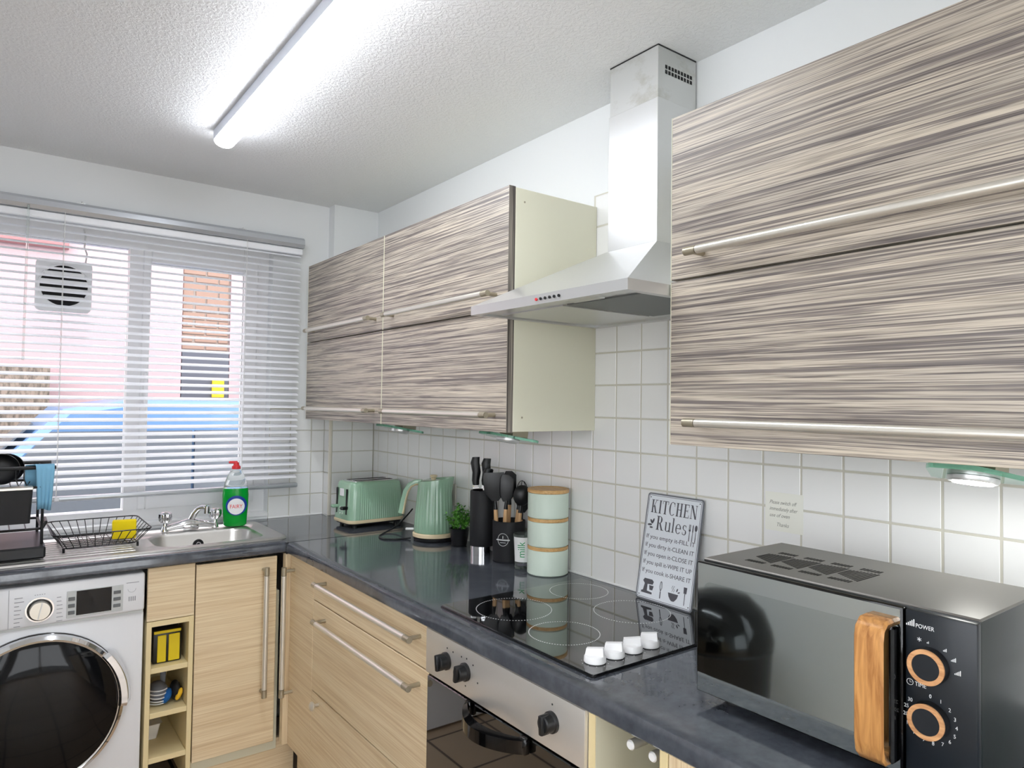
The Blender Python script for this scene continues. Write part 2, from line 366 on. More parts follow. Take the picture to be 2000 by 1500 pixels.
car = thing('car', 'blue parked car outside the window', 'car', (0, 2.6, -.25))
prof = [(-2.2, .3), (-2.15, .62), (-1.55, .82), (-1.0, 1.40), (-.6, 1.46), (1.3, 1.46), (1.95, .95), (2.05, .3)]
prof = [(x-.15, z-.02) for x, z in prof]
MB().loft([[Vector((x, y, z-.0)) for x, z in ([(px*s_, (pz-.3)*s_+.3) for px, pz in prof])] for y, s_ in ((1.85, .97), (1.9, 1), (3.3, 1), (3.35, .97))]).build('body', 'car_blue', car)
for xa, xb, ta, tb in ((-1.68, -.42, -1.22, -.42), (-.40, .55, -.40, .55), (.57, 1.5, .57, 1.1)):
    MB().prism([(xa, .70), (xb, .70), (tb, 1.24), (ta, 1.24)], -.012, .03, frame((0, 1.85, 0), (1, 0, 0), (0, 0, 1))).build('side_window', 'car_glass', car)
MB().prism([(-.6, 0), (.6, 0), (.52, .62), (-.52, .62)], 0, .012, frame((-1.72, 2.6, .83), (0, -1, 0), (.68, 0, .72))).build('windscreen', 'car_glass', car)
for x in (-1.45, 1.15):
    for y in (1.84, 3.2): MB().cyl((x, y, .07), (x, y+.16, .07), .32, n=24).build('wheel', 'tyre', car)

# ------------------------------------------------------------------ venetian blind
bl = thing('venetian_blind', 'white venetian blind with metal head rail hanging over the kitchen window', 'blind', (-1.16, -.05, 1.05))
BX0, BX1 = -1.97, -.367
MB().loft([[Vector((x, -.05+a, 2.18+b_)) for a, b_ in ((.024, -.022), (.024, .02), (-.012, .024), (-.026, .012), (-.028, -.008), (-.02, -.022))] for x in (BX0, BX1)]).build('head_rail', 'rail_metal', bl)
MB().box(BX0, BX1, -.055, -.03, 2.128, 2.157, .004).build('valance', 'slat_white', bl)
sl = MB(); tl = math.radians(22); LP = []
for i in range(7):
    s_ = -0.0175+.035*i/6; bow = .0022*(1-(s_/.0175)**2)
    LP.append((s_*math.cos(tl)-bow*math.sin(tl), s_*math.sin(tl)+bow*math.cos(tl)))
up = [Vector((0, a, b_+.0004)) for a, b_ in LP]; dn = [Vector((0, a, b_-.0004)) for a, b_ in reversed(LP)]
sl.loft([[p+Vector((x, 0, 0)) for p in up+dn] for x in (BX0+.008, BX1-.012)])
sme = sl.mesh('slat'); sme.materials.append(MATS['slat_white'])
for i in range(36):
    o = link('slat', sme, bl); o.location = (0, -.05, 2.118-.0290*i)
MB().box(BX0, BX1-.004, -.064, -.036, 1.052, 1.072, .006, 2).build('bottom_rail', 'rail_metal', bl)
for x in (-1.304, -.625, -1.8):
    MB().cyl((x, -.0705, 1.06), (x, -.0705, 2.16), .0011, n=6).cyl((x, -.03, 1.06), (x, -.03, 2.16), .0008, n=6).build('ladder_cord', 'cord_white', bl)
    MB().cyl((x, -.07, 1.056), (x, -.066, 1.07), .009, n=12).build('cord_button', 'slat_white', bl)
MB().cyl((-1.42, -.085, 2.165), (-1.422, -.085, 1.585), .0042, n=8).cyl((-1.42, -.085, 2.15), (-1.42, -.07, 2.165), .003, n=8).build('tilt_wand', 'clear_plastic', bl)
for x in (-1.249, -.645): MB().box(x-.012, x+.012, -.06, -.02, 2.2025, 2.207).cyl((x, -.06, 2.207), (x, -.06, 2.212), .004, n=8).build('bracket', 'steel', bl)

# ------------------------------------------------------------------ ceiling light
lt = thing('batten_light', 'long white fluorescent batten light fixed to the ceiling', 'light', (-.885, -1.43, 2.39))
MB().box(-.919, -.851, -2.186, -.671, 2.352, 2.39, .003).build('housing', 'lamp_housing', lt)
LPf = [(.0335*math.cos(a), -.022*math.sin(a)) for a in [PI*i/12 for i in range(13)]]
MB().loft([[Vector((-.885+a*f_, y, 2.3518+b_*f_)) for a, b_ in LPf] for y, f_ in ((-2.185, .75), (-2.178, 1), (-.682, 1), (-.672, .75))]).build('diffuser', 'tube_diffuser', lt)

# ------------------------------------------------------------------ wall cabinets
def bar_handle(name, parent, p0, p1, out, r=.0085, posts=(.045, .045)):
    p0 = Vector(p0); p1 = Vector(p1); d = (p1-p0).normalized(); out = Vector(out)
    h = MB().cyl(p0+d*.03, p1-d*.03, r, n=18).build(name, 'satin_nickel', parent)
    for q, sgn in ((p0, 1), (p1, -1)):
        c = q+d*sgn*.014
        MB().cyl(q, q+d*sgn*.0285, r*1.02, n=18).cyl(c, c-out, .0062, n=10).build('handle_post', 'nickel_end', h)
    return h
def wall_cab(y0, y1, label):
    t = thing('wall_cabinet', label, 'cabinet', (-.17, (y0+y1)/2, 1.367), group='zebra-grain wall cabinets')
    MB().box(-.322, -.0005, y1, y0, 1.369, 2.073, .001).build('carcass', 'carcass_cream', t)
    for z0, z1, hz in ((1.720, 2.075, 1.766), (1.367, 1.716, 1.416)):
        d = MB().box(-.345, -.3235, y1+.0015, y0-.0015, z0, z1, .001).build('door', 'zebrano', t)
        for ya, em_ in ((y1+.0005, 'edge_dark' if y1 < -1.5 else 'carcass_cream'), (y0-.0016, 'carcass_cream')): MB().box(-.3455, -.323, ya, ya+.0011, z0, z1).build('edge_band', em_, d)
        bar_handle('handle', d, (-.385, y0-.07, hz), (-.385, y1+.045, hz), (-.04, 0, 0))
    for y in (y1, ):
        for z in (2.035, 1.41): MB().cyl((-.29, y-.001, z), (-.29, y, z), .003, n=10).build('screw_cap', 'nickel_end', t)
    return t
wall_cab(-.072, -.846, 'zebra-grain wall cabinet beside the window blind')
wall_cab(-.848, -1.635, 'zebra-grain wall cabinet with cream side left of the cooker hood')
wall_cab(-2.225, -3.03, 'large zebra-grain wall cabinet above the microwave')

# ------------------------------------------------------------------ cooker hood
hd = thing('cooker_hood', 'stainless steel chimney cooker hood between the wall cabinets', 'hood', (-.2, -1.935, 1.69))
HY0, HY1, HX = -1.641, -2.2225, -.475
can = MB().loft([[Vector(p) for p in lp] for lp in (
    [(HX, HY0, 1.712), (HX, HY1, 1.712), (-.001, HY1, 1.712), (-.001, HY0, 1.712)],
    [(-.158, -1.837, 1.873), (-.158, -2.021, 1.873), (-.001, -2.021, 1.873), (-.001, -1.837, 1.873)])]).build('canopy', 'steel', hd, smooth=15)
lip = MB().box(HX, HX+.02, HY1, HY0, 1.688, 1.712).box(-.03, -.001, HY1, HY0, 1.688, 1.712).box(HX+.02, -.03, HY0-.02, HY0, 1.688, 1.712).box(HX+.02, -.03, HY1, HY1+.02, 1.688, 1.712).build('lip', 'steel', hd)
MB().box(HX+.02, -.03, HY1+.02, HY0-.02, 1.694, 1.70).build('underside', 'steel', hd)
MB().box(-.40, -.09, -2.20, -1.95, 1.6905, 1.694).build('grease_filter', 'filter_grey', hd)
MB().box(-.40, -.09, -1.935, -1.68, 1.6905, 1.694).build('grease_filter', 'steel', hd)
MB().box(-.452, -.41, -2.09, -1.99, 1.6905, 1.694).build('lamp_cover', 'lens_off', hd)
for i in range(6):
    y = -1.925-.0165*i
    MB().cyl((HX, y, 1.7), (HX-.003, y, 1.7), .0036, n=10).build('button', 'red_plastic' if i == 0 else 'black_plastic', lip)
ch = MB().box(-.156, -.001, -2.019, -1.841, 1.873, 2.25, .001).build('chimney', 'steel', hd)
ch2 = MB().box(-.1535, -.001, -2.0165, -1.8435, 2.25, 2.387).build('chimney_extension', 'steel_grimy', hd)
MB().box(-.1545, -.001, -2.0178, -1.8422, 2.3865, 2.3895).build('ceiling_gap', 'black_plastic', hd)
for r in range(2):
    for c in range(9):
        x = -.122+.0125*c; z = 2.338-.0135*r
        MB().box(x-.004, x+.004, -2.0172, -2.0166, z-.0048, z+.0048).build('vent_slot', 'black_void', ch2)

# ------------------------------------------------------------------ under-cabinet lights
def ulight(yc, label, on):
    M = Matrix.Translation((-.195, yc, 1.3425)) @ Matrix.Rotation(math.radians(11), 4, 'Y')
    t = thing('cabinet_light', label, 'light', M=M, group='glass wedge lights under the wall cabinets')
    tri = [(-.085, -.03), (-.085, .03), (-.07, .042), (.06, .085), (.075, .075), (.075, -.075), (.06, -.085), (-.07, -.042)]
    MB().prism(tri, -.004, .004).build('glass_plate', 'glass_green', t, True)
    MB().lathe([(.036, -.014), (.038, -.010), (.038, -.0045)], (0.01, 0, 0), 28).build('lamp_ring', 'steel', t, True)
    MB().lathe([(.030, -.0155), (.030, -.0143)], (0.01, 0, 0), 28).build('lens', 'led_lens' if on else 'lens_off', t, True)
    MB().loft([[Vector((.0, y, .0045)), Vector((.06, y, .0045)), Vector((.06, y, .0345)), Vector((.0, y, .022))] for y in (-.035, .035)]).build('bracket', 'nickel_end', t, True)
ulight(-.70, 'unlit glass wedge light under the cabinet nearest the window', False)
ulight(-1.43, 'unlit glass wedge light under the cabinet beside the hood', False)
ulight(-2.745, 'lit glass wedge light under the cabinet above the microwave', True)

# ------------------------------------------------------------------ worktops
def rounded_front(lo, hi, f0, axis):
    # front nosing profile swept along axis; returns loops
    P = [(0, .87), (0.004, .87)]
    pr = [(.03, .87), (.004, .87), (0, .874), (0, .898), (.003, .906), (.010, .91), (.03, .91)]
    return pr
pr = rounded_front(0, 0, 0, 0)
wt = MB(); wt.loft([[Vector((-.6+a, y, z)) for a, z in pr] for y in (-3.2, -.5865)]).box(-.57, -.0005, -3.2, -.5865, .87, .91)
tag(wt.build('worktop', 'worktop'), 'dark grey stone-look worktop running under the hob and microwave', 'worktop')
wt = MB(); wt.loft([[Vector((x, -.569+a, z)) for a, z in pr] for x in (-2.14, -.5985)])
CX0, CX1, CY0, CY1 = -1.03, -.62, -.47, -.185
wt.box(-2.14, CX0, -.539, -.0005, .87, .91).box(CX1, -.5985, -.539, -.0005, .87, .91).box(CX0, CX1, -.539, CY0, .87, .91).box(CX0, CX1, CY1, -.0005, .87, .91)
wt.box(-.5985, -.2295, -.5845, -.0005, .87, .91).box(-.2295, -.0005, -.5845, -.0735, .87, .91)
tag(wt.build('worktop', 'worktop'), 'dark grey stone-look worktop holding the sink under the window', 'worktop')
tag(MB().box(-.6005, -.001, -.5862, -.5848, .868, .9108).build('joint_strip', 'black_plastic'), 'thin dark joint strip between the two worktops', 'strip')

# ------------------------------------------------------------------ sink, tap
sk = thing('sink', 'stainless steel inset sink with ridged drainer under the window', 'sink', (-1.2, -.3, .91))
k = 8
loops = [rrect(-1.93, -.565, -.508, -.085, .03, .9105, k), rrect(-1.928, -.567, -.506, -.087, .03, .917, k), rrect(-1.915, -.58, -.493, -.10, .03, .918, k), rrect(-1.91, -.585, -.488, -.105, .03, .914, k),
         rrect(-1.02, -.63, -.46, -.195, .075, .914, k), rrect(-1.013, -.637, -.453, -.202, .07, .905, k), rrect(-1.0, -.65, -.44, -.215, .06, .80, k), rrect(-.97, -.68, -.41, -.245, .05, .775, k)]
MB().loft(loops, False, True).build('basin', 'steel_sink', sk, smooth=50)
MB().cyl((-.825, -.33, .776), (-.825, -.33, .779), .04, n=28).build('waste', 'chrome', sk)
ov = MB().cyl((-.83, -.2165, .868), (-.83, -.222, .868), .020, n=24).build('overflow', 'black_plastic', sk)
MB().tube([(-.83+.008*math.cos(a), -.224, .868+.008*math.sin(a)) for a in [2*PI*i/12 for i in range(12)]], .002, 6, True).build('overflow_ring', 'chrome', ov)
for i in range(9): MB().box(-1.87, -1.09, -.455+.038*i, -.442+.038*i, .9135, .9165, .0012).build('drainer_ridge', 'steel_sink', sk)

tp = thing('mixer_tap', 'chrome sink mixer tap with two fluted tap heads', 'tap', (-.845, -.145, .918))
MB().tube([(-.935, -.145, .928), (-.90, -.145, .936), (-.845, -.145, .945), (-.79, -.145, .936), (-.755, -.145, .928)], [.012, .014, .021, .014, .012], 14).box(-.875, -.815, -.165, -.125, .9175, .942, .006, 2).build('body', 'chrome', tp)
MB().tube([(-.845, -.145, .94), (-.842, -.147, .96), (-.832, -.155, .985), (-.82, -.165, 1.002), (-.806, -.176, 1.009), (-.795, -.185, 1.007)], [.014, .013, .012, .011, .010, .010], 14).cyl((-.793, -.187, 1.014), (-.793, -.187, .984), .012, n=18).build('spout', 'chrome', tp)
for x in (-.94, -.75):
    MB().lathe([(.015, .9185), (.013, .93), (.0085, .94), (.0085, .95), (.012, .953)], (x, -.145, 0), 18).build('tap_stem', 'chrome', tp)
    MB().lathe([(.013, .953), (.021, .962), (.024, .975), (.023, .988), (.016, .995), (.006, .997)], (x, -.145, 0), 48, f=lambda a: 1+.10*math.cos(6*a)).build('tap_head', 'chrome', tp)

# ------------------------------------------------------------------ washing-up liquid
M = Matrix.Translation((-.672, -.155, .9185)) @ Matrix.Rotation(math.radians(-15), 4, 'Z')
bt = thing('soap_bottle', 'green washing-up liquid bottle with red cap beside the sink', 'bottle', M=M)
def ell(a, b_, z, n=32): return [Vector((a*math.cos(t), b_*math.sin(t), z)) for t in [2*PI*i/n for i in range(n)]]
MB().loft([ell(.040, .026, 0), ell(.046, .030, .006), ell(.047, .031, .03), ell(.051, .032, .09), ell(.052, .032, .13), ell(.049, .031, .158)]).build('liquid_body', 'soap_green', bt, True, 60)
MB().loft([ell(.049, .031, .1585), ell(.043, .029, .185), ell(.033, .026, .212), ell(.022, .02, .232), ell(.016, .016, .238)]).build('shoulder', 'clear_plastic', bt, True, 60)
MB().lathe([(.0175, .2385), (.0175, .25), (.012, .254), (.010, .266)], (0, 0, 0), 20).box(-.03, .006, -.008, .008, .262, .272, .003).build('cap', 'red_plastic', bt, True)
def on_bottle(poly, off, z0=0.0):  # flat print wrapped on the bottle front
    return poly
def wrap(mb, push):
    for v in mb.bm.verts:
        x, z = v.co.x, v.co.y; a = .0525; bb = .0328
        yy = -bb*math.sqrt(max(0, 1-(x/a)**2))-push-v.co.z
        v.co = Vector((x, yy, z))
    return mb
def disc(cx, cy, r, n=36, rings=4):
    b_ = MB(); L_ = [[Vector((cx+r*q/rings*math.cos(2*PI*i/n), cy+r*q/rings*math.sin(2*PI*i/n), 0)) for i in range(n)] for q in range(1, rings+1)]
    b_.loft(L_, True, False); return b_
wrap(disc(.004, .088, .0415), .0006).build('label_ring', 'label_blue', bt, True, 60)
wrap(disc(.003, .084, .0335), .0012).build('label_disc', 'label_white', bt, True, 60)
c = text('FAIRY', .0225, 'label_red', bt, Matrix.Translation((.003, .077, 0)), sx=.86, ext=0)
slice_mesh(c.data, 0, .003)
for v in c.data.vertices:
    x, z = v.co.x, v.co.y; v.co = Vector((x, -.0328*math.sqrt(max(0, 1-(x/.0525)**2))-.0026, z))

# ------------------------------------------------------------------ wire basket, sponge, dish rack, cloth
wbk = thing('wire_basket', 'black wire dish basket on the sink drainer', 'basket', (-1.185, -.26, .918))
def rr(x0, x1, y0, y1, z, r=.03): return rrect(x0, x1, y0, y1, r, z, 4)
MB().tube(rr(-1.335, -1.035, -.44, -.10, .985), .0024, 6, True).build('rim_wire', 'black_plastic', wbk)
b1 = MB().tube(rr(-1.30, -1.075, -.40, -.14, .932), .002, 6, True)
for i in range(11):
    f_ = (i+.5)/11; xt = -1.335+.3*f_; xb = -1.30+.225*f_
    b1.tube([(xt, -.44, .985), (xb, -.40, .932), (xb, -.14, .932), (xt, -.10, .985)], .0015, 5)
for i in range(7):
    f_ = (i+.5)/7; yt = -.44+.34*f_; yb = -.40+.26*f_
    b1.tube([(-1.335, yt, .985), (-1.30, yb, .932), (-1.075, yb, .932), (-1.035, yt, .985)], .0015, 5)
b1.build('mesh_wires', 'black_plastic', wbk)
for x in (-1.30, -1.075):
    for y in (-.395, -.145): MB().cyl((x, y, .9185), (x, y, .935), .004, n=8).build('foot', 'black_plastic', wbk)
sp = MB().box(-.039, .039, -.013, .013, 0, .052, .004, 2).xf(Matrix.Translation((-1.105, -.30, .9345)) @ Matrix.Rotation(math.radians(-12), 4, 'Z') @ Matrix.Rotation(math.radians(6), 4, 'X') @ Matrix.Diagonal((1, 1, 1.3, 1)))
tag(sp.build('sponge', 'sponge'), 'bright yellow sponge standing in the wire basket', 'sponge')

dr = thing('dish_rack', 'black two-tier dish drying rack at the left of the sink', 'rack', (-1.52, -.28, .918))
RX0, RX1, RY0, RY1 = -1.80, -1.365, -.42, -.15
MB().box(RX0, RX1+.01, RY0-.05, RY1+.02, .922, .962, .006).build('drip_tray', 'black_plastic', dr)
for x in (RX0, RX1):
    MB().tube([(x, RY0, .93), (x, RY0, 1.05), (x+.0, RY0+.02, 1.2075), (x, RY1-.02, 1.2075), (x, RY1, 1.05), (x, RY1, .93)], .0045, 8).build('side_frame', 'black_plastic', dr)
for z in (1.012, 1.150):
    s_ = MB().tube(rr(RX0, RX1, RY0+.005, RY1-.005, z, .015), .0045, 7, True)
    for i in range(9):
        x = RX0+.04+.044*i; s_.tube([(x, RY0, z), (x, RY1, z)], .002, 5)
    s_.build('shelf', 'black_plastic', dr)
for y in (-.40, -.17): MB().tube([(RX0, y, 1.2135), (RX1, y, 1.2135), (RX1+.036, y, 1.2135)], .006, 8).build('top_rail', 'black_plastic', dr)
MB().tube([(RX1+.002, -.40, 1.012), (RX1+.012, -.40, 1.03), (RX1+.014, -.30, 1.03), (RX1+.004, -.30, 1.012)], .005, 8).build('grip', 'black_plastic', dr)
for i in range(2): MB().tube([(RX1-.075+.022*i, -.407, 1.207), (RX1-.075+.022*i, -.412, 1.18), (RX1-.067+.022*i, -.42, 1.155), (RX1-.059+.022*i, -.412, 1.17)], .002, 6).build('hook', 'black_plastic', dr)
cd = MB().loft([rrect(-1.62, -1.40, -.47, -.427, .008, 1.04, 3), rrect(-1.625, -1.395, -.478, -.427, .008, 1.148, 3)], True, False).loft([rrect(-1.615, -1.405, -.468, -.435, .006, 1.05, 3), rrect(-1.62, -1.40, -.473, -.432, .006, 1.148, 3)], True, False)
cdt = thing('cutlery_caddy', 'black cutlery caddy hooked on the dish rack', 'caddy', (-1.51, -.45, 1.04))
cd.build('box', 'black_matte', cdt); MB().box(-1.626, -1.394, -.479, -.426, 1.1485, 1.158, .002).build('metal_band', 'satin_nickel', cdt)
for i, (x, y, r) in enumerate(((-1.478, -.335, .052), (-1.462, -.275, .050))):
    M = Matrix.Translation((x, y, 1.1545+r)) @ Matrix.Rotation(math.radians(78), 4, 'X')
    b_ = MB().lathe([(r*.45, -.022), (r*.7, -.020), (r*.9, -.008), (r, .008), (r*.96, .009), (r*.82, -.004), (r*.6, -.015), (r*.4, -.017)], (0, 0, 0), 32).xf(M)
    tag(b_.build('black_bowl', 'black_plastic'), ('front' if i == 0 else 'rear')+' black bowl standing on edge on top of the dish rack', 'bowl')
# blue cloth draped over the side arm
cl = MB(); rows = []
path = [(-.386, 1.150), (-.387, 1.185), (-.389, 1.212), (-.394, 1.2225), (-.402, 1.2245), (-.411, 1.220), (-.4135, 1.205), (-.414, 1.17), (-.415, 1.13), (-.416, 1.10), (-.416, 1.075)]
for i, (y, z) in enumerate(path):
    row = []; xa, xb = (-1.415, -1.345) if i < 4 else (-1.388+.0015*(i-4), -1.334-.0022*max(0, i-6))
    for j in range(17):
        f_ = j/16; hang = min(1, max(0, i-5)/3); wv = .0045*math.sin(f_*12+.4)*hang; row.append(Vector((xa+(xb-xa)*f_, y-abs(wv), z+.004*math.sin(5*f_)*hang)))
    rows.append(row)
cl.loft(rows, False, False, closed=False)
co = cl.build('dish_cloth', 'cloth_blue', smooth=80); md = co.modifiers.new('thick', 'SOLIDIFY'); md.thickness = .003; md.offset = 0
tag(co, 'light blue cloth hung over the top rail of the dish rack', 'cloth')

# ------------------------------------------------------------------ washing machine
wm = thing('washing_machine', 'white front-loading washing machine with black glass door under the worktop', 'washing machine', (-1.372, -.3, 0))
WF = -.55
MB().box(-1.671, -1.073, WF+.006, -.02, .012, .722, .006, 2).build('body', 'white_enamel', wm)
for x in (-1.62, -1.12):
    for y in (-.5, -.08): MB().cyl((x, y, 0), (x, y, .014), .02, n=12).build('foot', 'black_plastic', wm)
fa = MB().box(-1.671, -1.073, WF-.004, -.02, .727, .856, .008, 3).build('control_panel', 'white_enamel', wm)
MB().box(-1.668, -1.076, WF+.001, -.03, .7205, .7285).build('panel_groove', 'panel_silver', wm)
MB().box(-1.4515, -1.4503, WF-.0046, WF, .73, .85).build('drawer_seam', 'print_grey', fa)
PFY = WF-.0042
MB().cyl((-1.371, PFY, .779), (-1.371, PFY-.004, .779), .0385, n=40).build('dial_ring', 'chrome', fa)
MB().cyl((-1.371, PFY-.004, .779), (-1.371, PFY-.007, .779), .034, n=40).build('dial_collar', 'black_gloss', fa)
kn = MB().cyl((-1.371, PFY-.007, .779), (-1.371, PFY-.026, .779), .0285, .027, n=40).build('dial_knob', 'satin_nickel', fa)
MB().box(-.0015, .0015, -.0006, .0006, -.026, .026).xf(Matrix.Translation((-1.371, PFY-.0265, .779)) @ Matrix.Rotation(math.radians(12), 4, 'Y')).build('dial_pointer', 'print_white', kn)
dp = MB().box(-1.299, -1.139, PFY-.0015, PFY, .738, .824, .0006).build('display_panel', 'panel_silver', fa)
MB().box(-1.2725, -1.1725, PFY-.0025, PFY-.0015, .744, .822, .0004).build('screen', 'door_black', dp)
for i in range(3):
    z = .755+.022*i
    MB().box(-1.295, -1.2765, PFY-.004, PFY-.0015, z-.006, z+.006, .001).build('button', 'button_grey', dp)
    MB().box(-1.1675, -1.146, PFY-.004, PFY-.0015, z-.003, z+.008, .001).build('button', 'button_grey', dp)
pr_ = MB()
for i in range(8):
    z = .822-.0125*i
    pr_.box(-1.437, -1.437+random.uniform(.012, .026), PFY-.0003, PFY, z-.0011, z+.0011)
    if i > 0: pr_.box(-1.326, -1.326+random.uniform(.010, .018), PFY-.0003, PFY, z-.001, z+.001)
for i in range(5): pr_.box(-1.385+.0062*i, -1.382+.0062*i, PFY-.0003, PFY, .8245, .8265)
pr_.box(-1.13, -1.092, PFY-.0003, PFY, .8255, .8275)
for i in range(4): pr_.box(-1.122+.006*i, -1.119+.006*i, PFY-.0003, PFY, .765, .78)
pr_.tube([(-1.113+.012*math.cos(a), PFY, .806+.012*math.sin(a)) for a in [PI+PI*i/10 for i in range(11)]], .0006, 4)
pr_.build('printed_marks', 'print_grey', fa)
dc = (-1.372, .455)
def ringpts(r, y, n=64, a0=0, a1=2*PI, cl=True): return [(dc[0]+r*math.cos(a0+(a1-a0)*i/(n if cl else n-1)), y, dc[1]+r*math.sin(a0+(a1-a0)*i/(n if cl else n-1))) for i in range(n)]
dg = MB().loft([[Vector(p) for p in ringpts(r, y)] for r, y in ((.246, WF+.006), (.246, WF-.004), (.240, WF-.010))], False, True).build('door_surround', 'black_gloss', wm)
dr_ = MB().loft([[Vector(p) for p in ringpts(r, y)] for r, y in ((.2445, WF-.008), (.2425, WF-.022), (.232, WF-.030), (.226, WF-.027))], False, True).build('door_ring', 'chrome', wm)
MB().loft([[Vector(p) for p in ringpts(r, y)] for r, y in ((.228, WF-.026), (.2, WF-.036), (.15, WF-.044), (.08, WF-.048), (.02, WF-.049))], False, True).build('door_glass', 'door_black', wm)
hl = MB(); a0, a1 = math.radians(-6), math.radians(40)
L_ = []
for i in range(17):
    a = a0+(a1-a0)*i/16; e = min(1, min(i, 16-i)/1.5+.35)
    L_.append([Vector((dc[0]+r*math.cos(a), y, dc[1]+r*math.sin(a))) for r, y in ((.226, WF-.028), (.232, WF-.03-.014*e), (.250, WF-.03-.014*e), (.250+.012*e, WF-.022), (.250+.012*e, WF-.008), (.238, WF-.008))])
hl.loft(L_).build('door_handle', 'chrome', dr_)

# ------------------------------------------------------------------ base units on the window run
FYB = -.55; FXB = -.58
nu = thing('rack_unit', 'narrow pale wood base unit with open cubby shelves beside the washing machine', 'cabinet', (-.988, -.3, 0))
NX0, NX1 = -1.064, -.913
MB().box(NX0, NX1, FYB, FYB+.018, .683, .866, .001).build('front_panel', 'base_wood_x', nu)
MB().box(NX0, NX0+.016, FYB, -.03, .1, .681, .001).box(NX1-.016, NX1, FYB, -.03, .1, .681, .001).box(NX0+.016, NX1-.016, -.20, -.19, .1, .681).box(NX0+.016, NX1-.016, FYB, -.2, .663, .681).build('carcass', 'base_cream', nu)
for z in (.511, .358, .205):
    MB().box(NX0+.0165, NX1-.0165, FYB+.001, -.201, z-.009, z+.009, .001).build('shelf', 'base_cream', nu)
MB().box(NX0, NX1, FYB+.05, FYB+.066, 0, .099).build('plinth', 'base_wood_x', nu)
# things in the cubbies
pk = thing('sponge_pack', 'yellow and black packet in the top cubby', 'packet', (-.99, -.46, .5205))
MB().box(-1.036, -.944, -.51, -.42, .5205, .635, .004, 2).build('packet', 'pack_black', pk)
MB().box(-1.022, -.994, -.5135, -.5095, .525, .618, .0015).box(-.986, -.950, -.5135, -.5095, .525, .618, .0015).box(-1.034, -.946, -.5135, -.5095, .624, .634, .0015).build('yellow_print', 'yellow_pack', pk)
rg = thing('cleaning_cloths', 'grey striped and blue cleaning things bundled in the middle cubby', 'cloths', (-.99, -.46, .368))
b_ = MB().ball((-1.008, -.46, .405), (.034, .05, .037), 16, 10); b_.build('grey_cloth', 'fabric_grey', rg)
for i in range(5): MB().tube([(-1.008+.0345*math.cos(a), -.46-.0505*math.sin(a)*math.cos(.25*i-.5), .405+.036*math.sin(.35*(i-2.6))) for a in [PI*.25+PI*.55*j/8 for j in range(9)]], .0022, 5).build('stripe', 'print_white', rg)
MB().ball((-.985, -.485, .395), (.016, .03, .027), 12, 8, Matrix.Rotation(.5, 4, 'Y')).build('blue_cloth', 'fabric_blue', rg)
MB().ball((-.952, -.47, .402), (.018, .04, .034), 12, 8).build('black_handle', 'black_matte', rg)
MB().ball((-.946, -.502, .397), (.010, .012, .022), 10, 8, Matrix.Rotation(.4, 4, 'Y')).build('yellow_tip', 'fabric_yellow', rg)
MB().cyl((-.99, -.45, .43), (-.988, -.44, .49), .008, .012, n=10).build('brush_neck', 'fabric_grey', rg)
tub = MB().loft([rrect(-1.044, -.995, -.40, -.31, .008, .2145, 3), rrect(-1.046, -.985, -.41, -.30, .008, .268, 3), rrect(-1.0465, -.98, -.415, -.295, .008, .272, 3)])
tag(tub.build('plastic_tub', 'tub_white'), 'white plastic tub in the lower cubby', 'tub')

sc_ = thing('sink_cabinet', 'pale wood base cabinet with tall bar handle below the sink', 'cabinet', (-.77, -.3, 0))
MB().box(-.911, -.604, FYB+.02, -.02, .12, .72, .001).build('carcass', 'inner_cream', sc_)
d = MB().box(-.909, -.622, FYB-.001, FYB+.018, .160, .858, .0012).build('door', 'base_wood_x', sc_)
bar_handle('handle', d, (-.673, FYB-.041, .826), (-.673, FYB-.041, .347), (0, -.04, 0), .0095)
MB().box(-.909, FXB+.05, FYB+.035, FYB+.05, 0, .152).build('plinth', 'base_wood_x', sc_)

# ------------------------------------------------------------------ base units on the hob run
FXB = -.58
cc = thing('corner_cabinet', 'pale wood corner base cabinet with vertical bar handle', 'cabinet', (-.3, -.69, 0))
MB().box(FXB+.022, -.02, -.815, -.5525, .15, .866, .001).build('carcass', 'inner_cream', cc)
d = MB().box(FXB, FXB+.019, -.817, -.585, .15, .866, .0012).build('door', 'base_wood_y', cc)
MB().box(-.600, FXB+.018, -.583, -.552, .15, .866, .001).build('corner_post', 'base_wood_z', cc)
bar_handle('handle', d, (FXB-.04, -.625, .826), (FXB-.04, -.625, .347), (-.04, 0, 0), .0095)
MB().box(FXB+.05, FXB+.066, -.817, -.56, 0, .148).build('plinth', 'base_wood_y', cc)
du = thing('drawer_unit', 'wide pale wood drawer unit with bar handles left of the oven', 'cabinet', (-.3, -1.22, 0))
MB().box(FXB+.022, -.02, -1.626, -.8205, .15, .866, .001).build('carcass', 'inner_cream', du)
for z0, z1, hz in ((.749, .866, .826), (.433, .745, .70)):
    d = MB().box(FXB, FXB+.019, -1.626, -.8205, z0, z1, .0012).build('drawer', 'base_wood_y', du)
    bar_handle('handle', d, (FXB-.04, -.915, hz), (FXB-.04, -1.593, hz), (-.04, 0, 0), .0085)
d = MB().box(FXB, FXB+.019, -1.626, -.8205, .15, .429, .0012).build('lower_front', 'base_wood_y', du)
MB().lathe([(.006, 0), (.0055, .012), (.0075, .016), (.015, .02), (.0155, .026), (.010, .031), (.003, .032)], (0, 0, 0), 20).xf(frame((FXB, -.885, .402), (0, -1, 0), (0, 0, 1))).build('knob', 'satin_nickel', d)
MB().box(FXB+.05, FXB+.066, -1.626, -.8205, 0, .148).build('plinth', 'base_wood_y', du)

